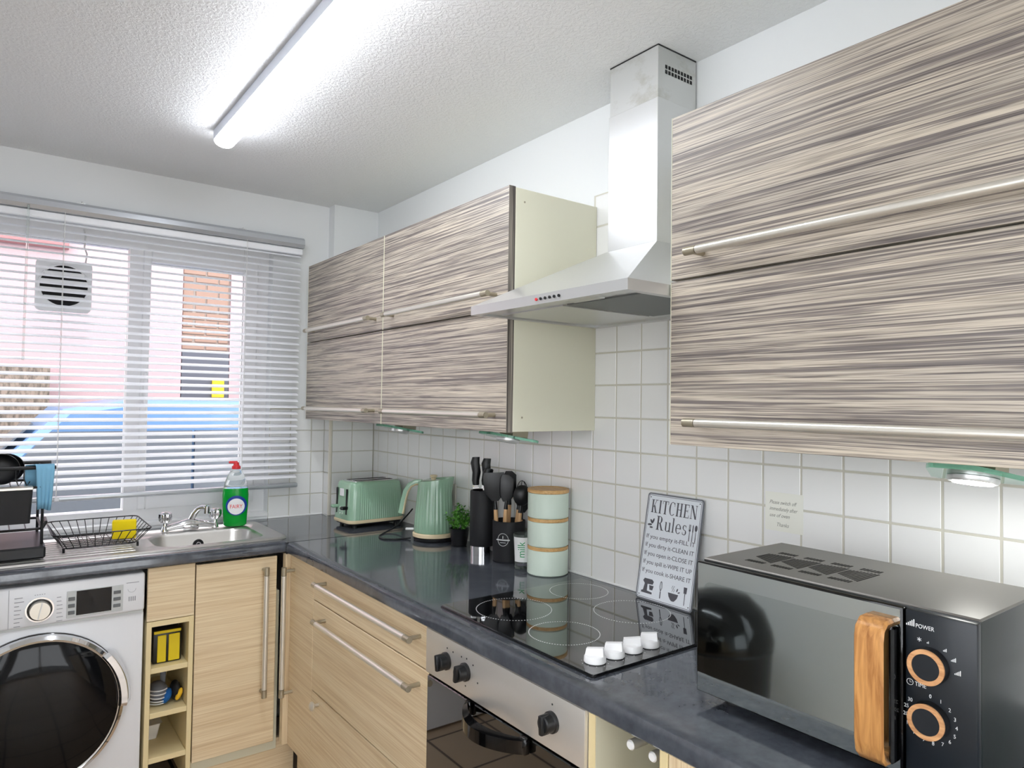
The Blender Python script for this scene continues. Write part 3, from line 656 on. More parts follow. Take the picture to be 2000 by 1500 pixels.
ovn = thing('oven', 'built-in oven with steel control panel and black glass door', 'oven', (-.3, -1.93, .15))
OY0, OY1 = -1.631, -2.232
MB().box(-.565, -.03, OY1+.003, OY0-.003, .15, .866).build('cavity', 'black_matte', ovn)
op = MB().box(-.592, -.566, OY1, OY0, .753, .866, .002, 2).build('control_panel', 'oven_steel', ovn)
od = MB().box(-.588, -.566, OY1+.002, OY0-.002, .29, .744, .002).build('door', 'black_glass', ovn)
MB().box(-.588, -.566, OY1+.002, OY0-.002, .155, .286, .002).build('lower_panel', 'black_glass', ovn)
for y, a in ((-1.733, 8), (-1.819, -6), (-2.137, 4)):
    M = frame((-.592, y, .81), (0, -1, 0), (0, 0, 1)) @ Matrix.Rotation(math.radians(a), 4, 'Z')
    kb = MB().lathe([(.0215, 0), (.0215, .006), (.0185, .008), (.0175, .024), (.015, .026)], (0, 0, 0), 28).box(-.0055, .0055, -.0195, .0195, .01, .033, .003, 2).xf(M).build('knob', 'black_plastic', op)
dots = MB()
for y, z in ((-1.735, .842), (-1.762, .84), (-1.823, .842), (-1.85, .835), (-1.819, .777), (-1.8, .84), (-2.137, .845), (-1.87, .80)): dots.cyl((-.592, y, z), (-.5925, y, z), .0022, n=8)
dots.build('marks', 'black_plastic', op)
hp = []
for i in range(25):
    f_ = i/24; y = -1.832-.228*f_; bowx = -.598-.052*math.sin(PI*min(1, max(0, f_)))**.8
    w_ = .007+.006*math.sin(PI*f_); hp.append([Vector((bowx-w_*.6, y, .738-.022)), Vector((bowx-w_*.6, y, .738+.006)), Vector((bowx+w_, y, .738+.010)), Vector((bowx+w_, y, .738-.018))])
MB().loft(hp).box(-.600, -.588, -1.846, -1.828, .714, .75, .003).box(-.605, -.588, -2.064, -2.042, .714, .75, .003).build('handle', 'black_gloss', od, smooth=50)

tr = thing('towel_rail_bay', 'open cream base bay with pull-out steel towel rails right of the oven', 'cabinet', (-.3, -2.33, .15))
MB().box(-.582, -.02, -2.252, -2.2345, .1, .866, .001).box(-.03, -.02, -2.405, -2.252, .1, .866).build('side_panel', 'inner_cream', tr)
MB().box(-.5835, -.582, -2.252, -2.2345, .1, .866).build('edge_strip', 'base_cream', tr)
for y in (-2.335, -2.387):
    MB().cyl((-.575, y, .838), (-.0305, y, .838), .0095, n=18).build('rail', 'satin_nickel', tr)
    MB().cyl((-.5752, y, .838), (-.578, y, .838), .0085, .007, n=18).build('rail_cap', 'knob_white', tr)
ec = thing('end_cabinet', 'pale wood base cabinet under the microwave', 'cabinet', (-.3, -2.8, .15))
MB().box(-.561, -.02, -3.2, -2.408, .1, .866, .001).build('carcass', 'inner_cream', ec)
MB().box(-.582, -.5615, -2.426, -2.408, .1, .866, .001).build('edge_strip', 'base_cream', ec)
MB().box(-.582, -.5615, -3.2, -2.428, .15, .866, .0012).build('door', 'base_wood_z', ec)

# ------------------------------------------------------------------ hob
hb = thing('hob', 'black ceramic glass hob with four ring outlines set in the worktop', 'hob', (-.3, -1.92, .91))
MB().prism(rpoly(-.549, -.048, -2.209, -1.63, .006), .9102, .9165).build('glass', 'hob_glass', hb)
MB().prism(rpoly(-.5505, -.0465, -2.2105, -1.6285, .006), .9101, .9125).build('rim', 'black_plastic', hb)
for cx, cy, r in ((-.411, -1.768, .098), (-.428, -1.985, .083), (-.153, -1.735, .083), (-.172, -1.958, .098)):
    mk = MB()
    for i in range(84):
        a = 2*PI*i/84; mk.box(-.0016, .0016, -.001, .001, 0, .0002, M=Matrix.Translation((cx+r*math.cos(a), cy+r*math.sin(a), .9165)) @ Matrix.Rotation(a+PI/2, 4, 'Z'))
    o = mk.build('ring_mark', 'print_white', hb); o['kind'] = 'stuff'
for x in (-.497, -.442, -.387, -.332):
    y = -2.160; a = random.uniform(.5, .9)
    kb = MB().lathe([(.0225, .9175), (.0235, .919), (.0228, .928), (.0205, .9315), (.012, .9325)], (x, y, 0), 30)
    kb.loft([[Vector((x, y, 0))+Matrix.Rotation(a, 3, 'Z') @ Vector(q) for q in lp] for lp in ([(-.0085, -.0195, .931), (.0085, -.0195, .931), (.0085, .0195, .931), (-.0085, .0195, .931)], [(-.0055, -.0175, .948), (.0055, -.0175, .948), (.0055, .0175, .944), (-.0055, .0175, .944)])])
    kb.build('knob', 'knob_white', hb)
    mk = MB()
    for i in range(9):
        aa = 2*PI*i/10+.3; mk.cyl((x+.028*math.cos(aa), y+.028*math.sin(aa), .9165), (x+.028*math.cos(aa), y+.028*math.sin(aa), .9167), .0011, n=6)
    o = mk.build('knob_marks', 'print_white', hb); o['kind'] = 'stuff'

# ------------------------------------------------------------------ kitchen rules sign
lean = math.atan2(.052, .286)
M = frame((-.0625, -1.965, .9172), (0, -1, 0), (math.sin(lean), 0, math.cos(lean)))
sg = thing('wall_sign', 'white metal sign reading KITCHEN Rules leaning on the tiles behind the hob', 'sign', M=M)
SW, SH = .0965, .291
MB().prism(rpoly(-SW, SW, 0, SH, .008), -.0012, .0006).build('plate', 'sign_edge', sg, True)
MB().prism(rpoly(-SW+.004, SW-.004, .004, SH-.004, .006), .0006, .001).build('face', 'sign_white', sg, True)
def strip_loop(x0, x1, y0, y1, w_, z):
    return MB().box(x0, x1, y0, y0+w_, z, z+.0003).box(x0, x1, y1-w_, y1, z, z+.0003).box(x0, x0+w_, y0, y1, z, z+.0003).box(x1-w_, x1, y0, y1, z, z+.0003)
strip_loop(-SW+.006, SW-.006, .006, SH-.006, .0012, .001).build('border', 'ink', sg, True)
hol = MB()
for x in (-SW+.012, SW-.012):
    for y in (.012, SH-.012): hol.cyl((x, y, .001), (x, y, .0014), .0016, n=8)
hol.build('screw_hole', 'black_void', sg, True)
# serif capitals drawn from strokes: thick stems, thin hairlines, flat serifs
class Glyph:
    def __init__(s, ox, oy, h, z): s.mb = MB(); s.o = (ox, oy); s.h = h; s.z = z
    def poly(s, pts): s.mb.prism([(s.o[0]+x*s.h, s.o[1]+y*s.h) for x, y in pts], s.z, s.z+.0003)
    def rect(s, x0, x1, y0, y1): s.poly([(x0, y0), (x1, y0), (x1, y1), (x0, y1)])
    def stem(s, x, w_=.15, y0=0, y1=1, top=True, bot=True):
        s.rect(x, x+w_, y0, y1)
        if bot: s.rect(x-.08, x+w_+.08, y0, y0+.045)
        if top: s.rect(x-.08, x+w_+.08, y1-.045, y1)
    def diag(s, xa, ya, xb, yb, w_): s.poly([(xa, ya), (xa+w_, ya), (xb+w_, yb), (xb, yb)])
    def arc(s, cx, cy, rx, ry, a0, a1, tk, tn, n=20):
        out = []; inn = []
        for i in range(n+1):
            a = math.radians(a0+(a1-a0)*i/n); t = tn+(tk-tn)*abs(math.cos(a))
            out.append((cx+rx*math.cos(a), cy+ry*math.sin(a))); inn.append((cx+(rx-t)*math.cos(a), cy+(ry-tn)*math.sin(a)))
        for i in range(n): s.poly([out[i], out[i+1], inn[i+1], inn[i]])
def serif(word, ox, oy, h, z, gap=.1):
    g = Glyph(ox, oy, h, z); x = 0
    for ch_ in word:
        g.o = (ox+x*h, oy)
        if ch_ == 'K': g.stem(.08); g.diag(.22, .42, .55, 1, .05); g.diag(.50, 0, .28, .56, .15); g.rect(.44, .74, .955, 1); g.rect(.42, .76, 0, .045); wd = .76
        elif ch_ == 'I': g.stem(.08); wd = .31
        elif ch_ == 'T': g.stem(.26, top=False); g.rect(0, .67, .95, 1); g.rect(0, .04, .76, 1); g.rect(.63, .67, .76, 1); wd = .67
        elif ch_ == 'C': g.arc(.36, .5, .36, .52, 48, 312, .15, .045); g.rect(.58, .62, .68, .98); wd = .66
        elif ch_ == 'H': g.stem(.08); g.stem(.50); g.rect(.2, .52, .48, .53); wd = .73
        elif ch_ == 'E': g.stem(.08); g.rect(.1, .58, .95, 1); g.rect(.1, .6, 0, .05); g.rect(.2, .46, .49, .54); g.rect(.54, .58, .78, 1); g.rect(.56, .6, 0, .22); g.rect(.43, .46, .4, .63); wd = .62
        elif ch_ == 'N': g.stem(.08, .05); g.stem(.6, .05, bot=False); g.diag(.52, 0, .06, 1, .16); wd = .75
        elif ch_ == 'R': g.stem(.08); g.arc(.3, .74, .26, .26, -90, 90, .14, .045); g.rect(.2, .3, .955, 1); g.rect(.2, .3, .48, .525); g.diag(.52, 0, .28, .5, .14); g.rect(.48, .74, 0, .045); wd = .74
        elif ch_ == 'u': g.rect(.06, .17, .12, .66); g.rect(0, .17, .62, .66); g.arc(.27, .18, .21, .19, 180, 330, .11, .05); g.rect(.42, .53, 0, .66); g.rect(.36, .53, .62, .66); g.rect(.42, .6, 0, .04); wd = .6
        elif ch_ == 'l': g.rect(.06, .17, 0, 1.02); g.rect(0, .17, .98, 1.02); g.rect(0, .23, 0, .04); wd = .25
        elif ch_ == 'e': g.arc(.27, .33, .26, .35, 0, 320, .11, .045); g.rect(.08, .5, .34, .385); wd = .55
        elif ch_ == 's': g.arc(.2, .5, .17, .18, 40, 270, .09, .045); g.arc(.2, .17, .19, .19, -140, 90, .1, .045); g.rect(.33, .36, .5, .66); g.rect(.02, .05, .02, .18); wd = .42
        x += wd+gap
    return g.mb, (x-gap)*h
mb, wd = serif('KITCHEN', 0, 0, .036, .0011, .12); sx = .158/wd
mb.xf(Matrix.Translation((-.079, .237, 0)) @ Matrix.Diagonal((sx, 1, 1, 1))).build('lettering', 'ink', sg, True)
mb, wd = serif('Rules', 0, 0, .038, .0011, .1); sx = .105/wd
mb.xf(Matrix.Translation((-.054, .192, 0)) @ Matrix.Diagonal((sx, 1, 1, 1))).build('lettering', 'ink', sg, True)
for i, tx in enumerate(('If you empty it-FILL IT', 'If you dirty it-CLEAN IT', 'If you open it-CLOSE IT', 'If you spill it-WIPE IT UP', 'If you cook it-SHARE IT')):
    o = text(tx, .0165, 'ink', sg, Matrix.Translation((0, .166-.0232*i, .0011)), sx=1.0, ext=.00015)
    xs = [v.co.x for v in o.data.vertices]; k_ = .166/(max(xs)-min(xs)); mid = (max(xs)+min(xs))/2
    for v in o.data.vertices: v.co.x = (v.co.x-mid)*k_
ic = MB(); z0, z1 = .0011, .0014
def leafshape(cx, cy, l, w_, a): return [(cx+(l*math.cos(t))*math.cos(a)-(w_*math.sin(t))*math.sin(a), cy+(l*math.cos(t))*math.sin(a)+(w_*math.sin(t))*math.cos(a)) for t in [2*PI*i/12 for i in range(12)]]
for a in ((-.077, .203, .008, .003, 0.1), (-.072, .212, .007, .003, 2.2), (-.066, .214, .008, .003, 1.2), (-.071, .196, .006, .0025, 0)): ic.prism(leafshape(*a), z0, z1)
for x, kind in ((.061, 0), (.071, 1), (.081, 2)):
    ic.prism([(x-.0012, .178), (x+.0012, .178), (x+.0008, .205), (x-.0008, .205)], z0, z1)
    if kind == 0:
        for q in (-.0024, 0, .0024): ic.prism([(x+q-.0006, .205), (x+q+.0006, .205), (x+q+.0006, .222), (x+q-.0006, .222)], z0, z1)
        ic.prism([(x-.003, .204), (x+.003, .204), (x+.003, .209), (x-.003, .209)], z0, z1)
    elif kind == 1: ic.prism([(x-.0016, .203), (x+.0016, .203), (x+.0016, .218), (x, .223), (x-.0016, .22)], z0, z1)
    else: ic.prism(leafshape(x, .214, .0085, .0042, PI/2), z0, z1)
# stand mixer, whisk, steaming bowl, spatula
ic.prism([(-.078, .018), (-.040, .018), (-.040, .023), (-.058, .025), (-.058, .043), (-.040, .044), (-.037, .052), (-.043, .057), (-.07, .057), (-.075, .050), (-.068, .043), (-.072, .025), (-.078, .023)], z0, z1)
ic.prism([(-.052, .041), (-.036, .041), (-.039, .029), (-.049, .029)], z0, z1)
ic.prism([(-.0125, .014), (-.0095, .014), (-.0095, .032), (-.0125, .032)], z0, z1)
for q in (-.005, -.002, .002, .005): ic.tube([(-.011, .032, z0), (-.011+q, .044, z0), (-.011+q*.6, .056, z0), (-.011, .059, z0)], .0005, 4)
ic.prism([(.015, .036), (.049, .036), (.046, .026), (.040, .019), (.036, .016), (.028, .016), (.024, .019), (.018, .026)], z0, z1)
for x in (.027, .032): ic.tube([(x, .040, z0), (x+.003, .045, z0), (x-.001, .050, z0), (x+.002, .056, z0)], .0006, 4)
ic.prism(leafshape(.044, .047, .005, .002, 1.2), z0, z1); ic.prism(leafshape(.05, .042, .004, .0016, .4), z0, z1)
ic.prism([(.069, .014), (.071, .014), (.071, .044), (.069, .044)], z0, z1); ic.prism([(.0655, .044), (.0745, .044), (.0755, .060), (.0645, .060)], z0, z1)
ic.build('icons', 'ink', sg, True)

# handwritten note
nt = thing('paper_note', 'small handwritten paper note taped to the tiles', 'note', M=FX(-.0004, -2.282, 1.2))
MB().prism(rpoly(-.049, .049, -.046, .046, .001), 0, .0006).build('paper', 'paper', nt, True)
for i, (tx, x) in enumerate((('Please switch off', -.038), ('immediately after', -.038), ('use of oven', -.038), ('Thanks', -.020))):
    text(tx, .0125, 'pencil', nt, Matrix.Translation((x, .018-.0155*i-(.006 if i == 3 else 0), .0007)), 'LEFT', sx=.82 if i < 2 else .9, ext=.0001, shear=.35, name='handwriting')

# ------------------------------------------------------------------ microwave
mw = thing('microwave', 'black microwave oven with mirrored door and wooden handle on the worktop', 'microwave', (-.33, -2.62, .91))
MY0, MY1, MX0, MX1, MZ0, MZ1 = -2.396, -2.848, -.452, -.197, .930, 1.168
MB().box(MX0, MX1, MY1, MY0, MZ0, MZ1, .004, 2).build('case', 'micro_side', mw)
MB().box(MX0+.001, MX1, MY1+.001, MY0-.001, MZ1-.003, MZ1+.002, .002).build('top_panel', 'micro_body', mw)
for x in (-.42, -.23):
    for y in (-2.44, -2.80): MB().cyl((x, y, .9105), (x, y, .9305), .014, n=14).build('foot', 'black_plastic', mw)
DY1 = -2.7555
mdoor = MB().box(-.4675, -.4525, DY1, MY0+.001, .931, 1.1665, .003, 2).build('door', 'black_gloss', mw)
MB().box(-.4682, -.4676, DY1+.004, MY0-.002, .934, 1.1635).build('door_glass', 'micro_glass', mdoor)
MB().prism(rpoly(-.165, .145, -.085, .082, .012), 0, .0004, FX(-.4682, -2.5777, 1.050)).build('viewing_window', 'micro_window', mdoor)
pn = MB().box(-.4665, -.4525, MY1, DY1-.002, .931, 1.1665, .003, 2).build('control_panel', 'micro_panel', mw)
hs = []
for i in range(21):
    a = PI*i/20
for (x_, z_) in ():
    pass
hpth = [(-.4685, 1.143), (-.487, 1.1425), (-.497, 1.134), (-.5, 1.12), (-.5, 1.05), (-.5, .975), (-.497, .958), (-.487, .948), (-.4685, .9475)]
hl = []
for i, (x_, z_) in enumerate(hpth):
    a = Vector((hpth[min(i+1, 8)][0]-hpth[max(i-1, 0)][0], 0, hpth[min(i+1, 8)][1]-hpth[max(i-1, 0)][1])).normalized(); n_ = Vector((-a.z, 0, a.x))
    y0, y1 = -2.7015, -2.7435
    c0 = Vector((x_, 0, z_)); q = .009
    hl.append([c0+n_*q*.9+Vector((0, y0-.004, 0)), c0+n_*q+Vector((0, (y0+y1)/2, 0)), c0+n_*q*.9+Vector((0, y1+.004, 0)), c0+Vector((0, y1, 0)), c0-n_*q*.5+Vector((0, y1+.003, 0)), c0-n_*q*.5+Vector((0, y0-.003, 0)), c0+Vector((0, y0, 0))])
hw = MB().loft(hl).build('handle', 'handle_wood', mdoor, smooth=50)
MB().box(-.490, -.4685, -2.752, -2.7445, .95, 1.141, .003).build('handle_backing', 'black_gloss', mdoor)
PX = -.4665
for zc in (1.0965, 1.0225):
    M = FX(PX, -2.7905, zc)
    kb = MB().lathe([(.0245, 0), (.0245, .012), (.0235, .014)], (0, 0, 0), 40).xf(M).build('dial', 'black_plastic', pn)
    MB().lathe([(.0178, .0135), (.0238, .0135), (.0238, .0165), (.0178, .0165), (.0178, .0135)], (0, 0, 0), 40, False, False).xf(M).build('wood_ring', 'ring_wood', kb)
    MB().cyl((0, 0, .0138), (0, 0, .0155), .0176, n=36).xf(M).build('dial_face', 'micro_panel', kb)
def bars(cx, cz, n, s_, mb):
    for i in range(n):
        y = cx-(i-(n-1)/2)*.0021*s_; h = (.0022+.0016*i)*s_
        mb.box(PX-.0003, PX, y-.0006*s_, y+.0006*s_, cz-.003*s_, cz-.003*s_+h)
pm = MB(); bars(-2.7645, 1.1475, 5, 1.15, pm)
for (dy, dz, n) in ((.003, .031, 2), (-.0185, .026, 3), (-.029, .0155, 4), (-.034, -.001, 5)): bars(-2.7905+dy, 1.0965+dz, n, .8, pm)
for i in range(3): pm.box(-.0004, .0004, -.003, .003, 0, .0003, M=FX(PX, -2.7765, 1.128) @ Matrix.Rotation(PI*i/3, 4, 'Z'))
pm.tube([(PX, -2.7640+.0042*math.cos(a), 1.0655+.0042*math.sin(a)) for a in [2*PI*i/20 for i in range(20)]], .0004, 4, True)
pm.box(PX-.0003, PX, -2.7642, -2.7638, 1.0655, 1.0685).box(PX-.0003, PX, -2.7665, -2.764, 1.0653, 1.0657)
pm.build('symbols', 'print_white', pn)
text('POWER', .0082, 'print_white', pn, FX(PX-.0001, -2.7715, 1.1435), 'LEFT', sx=.85, local=False)
text('TIME', .0082, 'print_white', pn, FX(PX-.0001, -2.7705, 1.0625), 'LEFT', sx=.85, local=False)
for tx, a in (('0', 90), ('1', 66), ('2', 42), ('3', 20), ('4', 0), ('5', -22), ('6', -42), ('7', -62), ('8', -84), ('9', -106), ('10', -128), ('15', -152), ('20', -175), ('25', -196), ('30', -216)):
    text(tx, .0074, 'print_white', pn, FX(PX-.0001, -2.7905-.0325*math.cos(math.radians(a)), 1.0225+.0315*math.sin(math.radians(a))-.0026), 'CENTER', sx=.9, local=False)
for g in range(4):
    yc = -2.470-.052*g
    for x0, x1, nn, w_ in ((-.405, -.392, 7, .038), (-.30, -.285, 6, .036)):
        v = MB()
        for i in range(nn): y = yc-w_/2+w_*i/nn; v.box(x0, x1, y, y+w_/nn*.62, MZ1+.0019, MZ1+.0024)
        v.build('vent', 'black_void', mw)
    v = MB()
    for i in range(9):
        y = yc+.022-.044*i/8; lo = -.382+.0035*abs(i-8)*.9; hi = -.318+.0025*i*.4
        v.box(lo-.004, hi, y-.0019, y+.0009, MZ1+.0019, MZ1+.0024)
    v.build('vent', 'black_void', mw)

# ------------------------------------------------------------------ toaster
M = Matrix.Translation((-.158, -.368, .9102)) @ Matrix.Rotation(math.radians(3), 4, 'Z')
to = thing('toaster', 'sage green ribbed toaster with cream base band', 'toaster', M=M)
def tl_loop(hx, hy, r, z, rib=0):
    P = rrect(-hx, hx, -hy, hy, r, z, 8); 
    return P
def ribbed(hx, hy, r, z, rib):
    P = []; n = 26
    for sgn in (1, -1):
        pass
    base = rrect(-hx, hx, -hy, hy, r, z, 6); out = []
    k_ = len(base)
    for i in range(k_):
        p = base[i]; q = base[(i+1) % k_]; out.append(p)
        if abs(p.y-q.y) < 1e-6 and abs(p.x-q.x) > .05:
            for j in range(1, 57):
                f_ = j/57; out.append(p.lerp(q, f_)+Vector((0, math.copysign(rib*(.5-.5*math.cos(2*PI*19*f_)), p.y), 0)))
    return out
MB().loft([ribbed(.134, .088, .035, .034, -.0024), ribbed(.133, .087, .035, .07, -.0024), ribbed(.129, .083, .034, .14, -.0022), ribbed(.125, .079, .033, .178, -.0004), ribbed(.122, .076, .032, .188, 0), ribbed(.114, .068, .028, .194, 0)]).build('body', 'mint', to, True, 50)
MB().loft([rrect(-.136, .136, -.09, .09, .037, .020, 6), rrect(-.138, .138, -.092, .092, .038, .027, 6), rrect(-.136, .136, -.09, .09, .037, .0335, 6)]).build('base_band', 'cream_trim', to, True, 50)
MB().loft([rrect(-.126, .126, -.082, .082, .03, .012, 6), rrect(-.128, .128, -.083, .083, .03, .0205, 6)]).build('underside', 'black_plastic', to, True)
for x in (-.10, .10):
    for y in (-.06, .06): MB().cyl((x, y, 0), (x, y, .014), .009, n=12).build('foot', 'black_plastic', to, True)
tp_ = MB().prism(rpoly(-.104, .104, -.058, .058, .014), .194, .1965).build('top_plate', 'chrome', to, True)
for y in (-.03, .03): MB().box(-.09, .09, y-.014, y+.014, .1966, .1972).build('bread_slot', 'red_plastic' if False else 'black_void', to, True)
for y in (-.045, .045):
    MB().box(-.1345, -.1285, y-.006, y+.006, .055, .165, .002).build('lever_slot', 'black_plastic', to, True)
    MB().box(-.158, -.128, y-.012, y+.012, .078, .092, .004, 2).build('lever', 'mint' if y > 0 else 'black_plastic', to, True)
MB().box(-.1335, -.129, -.016, .018, .132, .164, .001).build('sticker', 'label_white', to, True)
for i in range(6): MB().cyl((-.128, -.010+.02*(i % 2), .058+.012*(i//2*1.0)), (-.1355, -.010+.02*(i % 2), .058+.012*(i//2)), .0042, n=10).build('button', 'mint_pale', to, True)

# ------------------------------------------------------------------ kettle
M = Matrix.Translation((-.100, -.832, .9102)) @ Matrix.Rotation(math.radians(-37), 4, 'Z')
kt = thing('kettle', 'sage green ribbed electric kettle with cream handle', 'kettle', M=M)
MB().lathe([(.078, .001), (.080, .006), (.080, .012), (.076, .014)], (0, 0, 0), 40).build('power_base', 'black_plastic', kt, True)
MB().lathe([(.076, .0145), (.083, .017), (.0835, .028), (.079, .032)], (0, 0, 0), 40).build('base_band', 'cream_trim', kt, True)
L_ = []; n = 240
for z, r, ribd in ((.0325, .0765, 0), (.036, .079, .0012), (.08, .0765, .0022), (.13, .0725, .0022), (.18, .068, .0018), (.215, .0655, .0006), (.228, .0645, 0), (.236, .0635, 0)):
    lp = []
    for i in range(n):
        a = 2*PI*i/n; rr_ = r-ribd*(.5-.5*math.cos(30*a)); tip = max(0, math.cos(a))**6
        up_ = max(0, (z-.16)/.076)
        lp.append(Vector((rr_*math.cos(a)+tip*.014*up_**1.5, rr_*math.sin(a), z+(.008*math.cos(a)+.004*tip)*up_)))
    L_.append(lp)
inner = [Vector((p.x*.93, p.y*.93, p.z-.002)) for p in L_[-1]]; inner2 = [Vector((p.x*.92, p.y*.92, p.z-.010)) for p in L_[-1]]
MB().loft(L_+[inner, inner2]).build('body', 'mint', kt, True, 50)
MB().lathe([(.052, .226), (.054, .2285), (.040, .2335), (.012, .235)], (-.004, 0, 0), 36).build('lid', 'mint', kt, True)
MB().lathe([(.009, .235), (.010, .243), (.0145, .247), (.0145, .252), (.010, .254)], (-.004, 0, 0), 20).build('lid_knob', 'cream_trim', kt, True)
hp = [(-.050, .226), (-.075, .226), (-.098, .214), (-.113, .190), (-.121, .160), (-.127, .128), (-.132, .102)]
def hsweep(off, wy, th):
    L_ = []
    for i, (x, z) in enumerate(hp):
        a = Vector((hp[min(i+1, 6)][0]-hp[max(i-1, 0)][0], 0, hp[min(i+1, 6)][1]-hp[max(i-1, 0)][1])).normalized(); n_ = Vector((a.z, 0, -a.x))
        c0 = Vector((x, 0, z))+n_*off
        L_.append([c0+n_*th+Vector((0, wy*.7, 0)), c0+n_*th+Vector((0, -wy*.7, 0)), c0+Vector((0, -wy, 0)), c0-n_*th+Vector((0, -wy*.7, 0)), c0-n_*th+Vector((0, wy*.7, 0)), c0+Vector((0, wy, 0))])
    return MB().loft(L_)
hsweep(-.001, .012, .010).build('handle', 'mint', kt, True, 60)
hsweep(-.0095, .0125, .0042).build('handle_strip', 'cream_trim', kt, True, 60)
MB().box(-.112, -.078, -.006, .006, .036, .044, .002).build('switch', 'knob_white', kt, True)
crd = [(-.176, -.784, .916), (-.20, -.775, .9135), (-.245, -.76, .9135), (-.268, -.725, .9135), (-.255, -.67, .9135), (-.20, -.615, .914), (-.13, -.58, .93), (-.07, -.55, .96), (-.03, -.53, .985)]
def smooth_path(P, n=6):
    P = [Vector(p) for p in P]; out = []
    for i in range(len(P)-1):
        p0, p1, p2, p3 = P[max(i-1, 0)], P[i], P[i+1], P[min(i+2, len(P)-1)]
        for j in range(n):
            t = j/n; out.append(.5*((2*p1)+(p2-p0)*t+(2*p0-5*p1+4*p2-p3)*t*t+(3*p1-p0-3*p2+p3)*t**3))
    return out+[P[-1]]
tag(MB().tube(smooth_path(crd), .0032, 8).build('power_cord', 'black_plastic'), 'black kettle power cord looping over the worktop', 'cord')
sk_ = thing('wall_socket', 'off-white wall socket on the tiles behind the kettle', 'socket', (-.006, -.80, 1.08))
MB().box(-.010, -.0005, -.84, -.755, 1.035, 1.122, .003, 2).build('face_plate', 'socket_white', sk_)
MB().box(-.034, -.0105, -.822, -.778, 1.05, 1.10, .006, 2).build('plug', 'socket_white', sk_)

# ------------------------------------------------------------------ plant, knife block, utensils, glass, canisters
pl = thing('potted_plant', 'small green artificial plant in a black pot', 'plant', (-.079, -.985, .9102))
MB().lathe([(.026, .9102), (.029, .913), (.0365, .972), (.0375, .975), (.034, .975), (.033, .968)], (-.079, -.985, 0), 28).build('pot', 'black_plastic', pl)
fo = MB()
for i in range(46):
    a = random.uniform(0, 2*PI); el = random.uniform(.15, 1.0); dirv = Vector((math.cos(a)*math.cos(el*1.5), math.sin(a)*math.cos(el*1.5), math.sin(el*1.5)))
    ln = random.uniform(.045, .082)*(0.75+.25*el); base = Vector((-.079, -.985, .970)); 
    for q in range(5):
        p = base+dirv*ln*(.35+.65*q/4)+Vector((0, 0, .004*q))
        for s_ in range(3):
            b2 = 2*PI*s_/3+q*1.1+a; lv = (dirv*.6+.9*(dirv.orthogonal().normalized()*math.cos(b2)+dirv.cross(dirv.orthogonal().normalized())*math.sin(b2))).normalized()
            sd = lv.cross(dirv).normalized(); l_ = .013; w_ = .0036
            up_ = dirv*.0015
            fo.loft([[p, p+up_*.2, p+up_*.3], [p+lv*l_*.5+sd*w_, p+lv*l_*.5+up_, p+lv*l_*.5-sd*w_], [p+lv*l_, p+lv*l_+up_*.2, p+lv*l_+up_*.3]])
o = fo.build('foliage', 'leaf', pl, smooth=80); o['kind'] = 'stuff'
N, L, b = nodes(MATS['leaf']); setcol(MATS['leaf'], ramp(MATS['leaf'], noise(MATS['leaf'], noise_vec(MATS['leaf'], (1, 1, 1)), 60, 2), [(0.38, (44, 104, 30)), (0.62, (112, 186, 66))]))

kbx, kby = -.087, -1.148
kb_ = thing('knife_block', 'round black knife block with a steel foot', 'knife block', (kbx, kby, .9102))
MB().lathe([(.043, .9102), (.043, .941)], (kbx, kby, 0), 36).build('steel_foot', 'chrome', kb_)
MB().lathe([(.0435, .9412), (.0445, .944), (.0445, 1.133), (.042, 1.137), (.038, 1.137), (.037, 1.12)], (kbx, kby, 0), 40).build('body', 'black_matte', kb_)
def knife(dx, dy, top, tilt, tw, label=None):
    M = Matrix.Translation((kbx+dx, kby+dy, 1.121)) @ Matrix.Rotation(tw, 4, 'Z') @ Matrix.Rotation(tilt, 4, 'Y')
    t = thing('kitchen_knife', label or 'black-handled knife standing in the round knife block', 'knife', M=M, group='knives in the round knife block')
    MB().box(-.011, .011, -.0009, .0009, -.0, .0335).build('blade', 'chrome', t, True)
    h = top; pts = [(.0, .034), (-.001, .05), (.003, .034+h*.45), (-.002, .034+h*.8), (.002, .034+h)]
    L_ = []
    for (x, z), rx in zip(pts, (.012, .0135, .0155, .0165, .0135)): L_.append([Vector((x+rx*math.cos(a), .0095*math.sin(a), z)) for a in [2*PI*i/14 for i in range(14)]])
    MB().loft(L_).build('handle', 'black_plastic', t, True, 60)
    MB().box(-.010, .010, -.006, .006, .026, .0345, .002).build('bolster', 'chrome', t, True)
knife(-.016, .018, .100, -.03, -.64, 'tallest black knife handle in the round knife block'); knife(.006, -.004, .096, .05, -.6, 'second tallest black knife handle, behind the tallest in the knife block')
knife(-.004, -.024, .062, .10, -.7, 'short black knife handle at the front of the knife block'); knife(.024, .012, .055, .12, -.5, 'short black knife handle nearest the utensil tub')

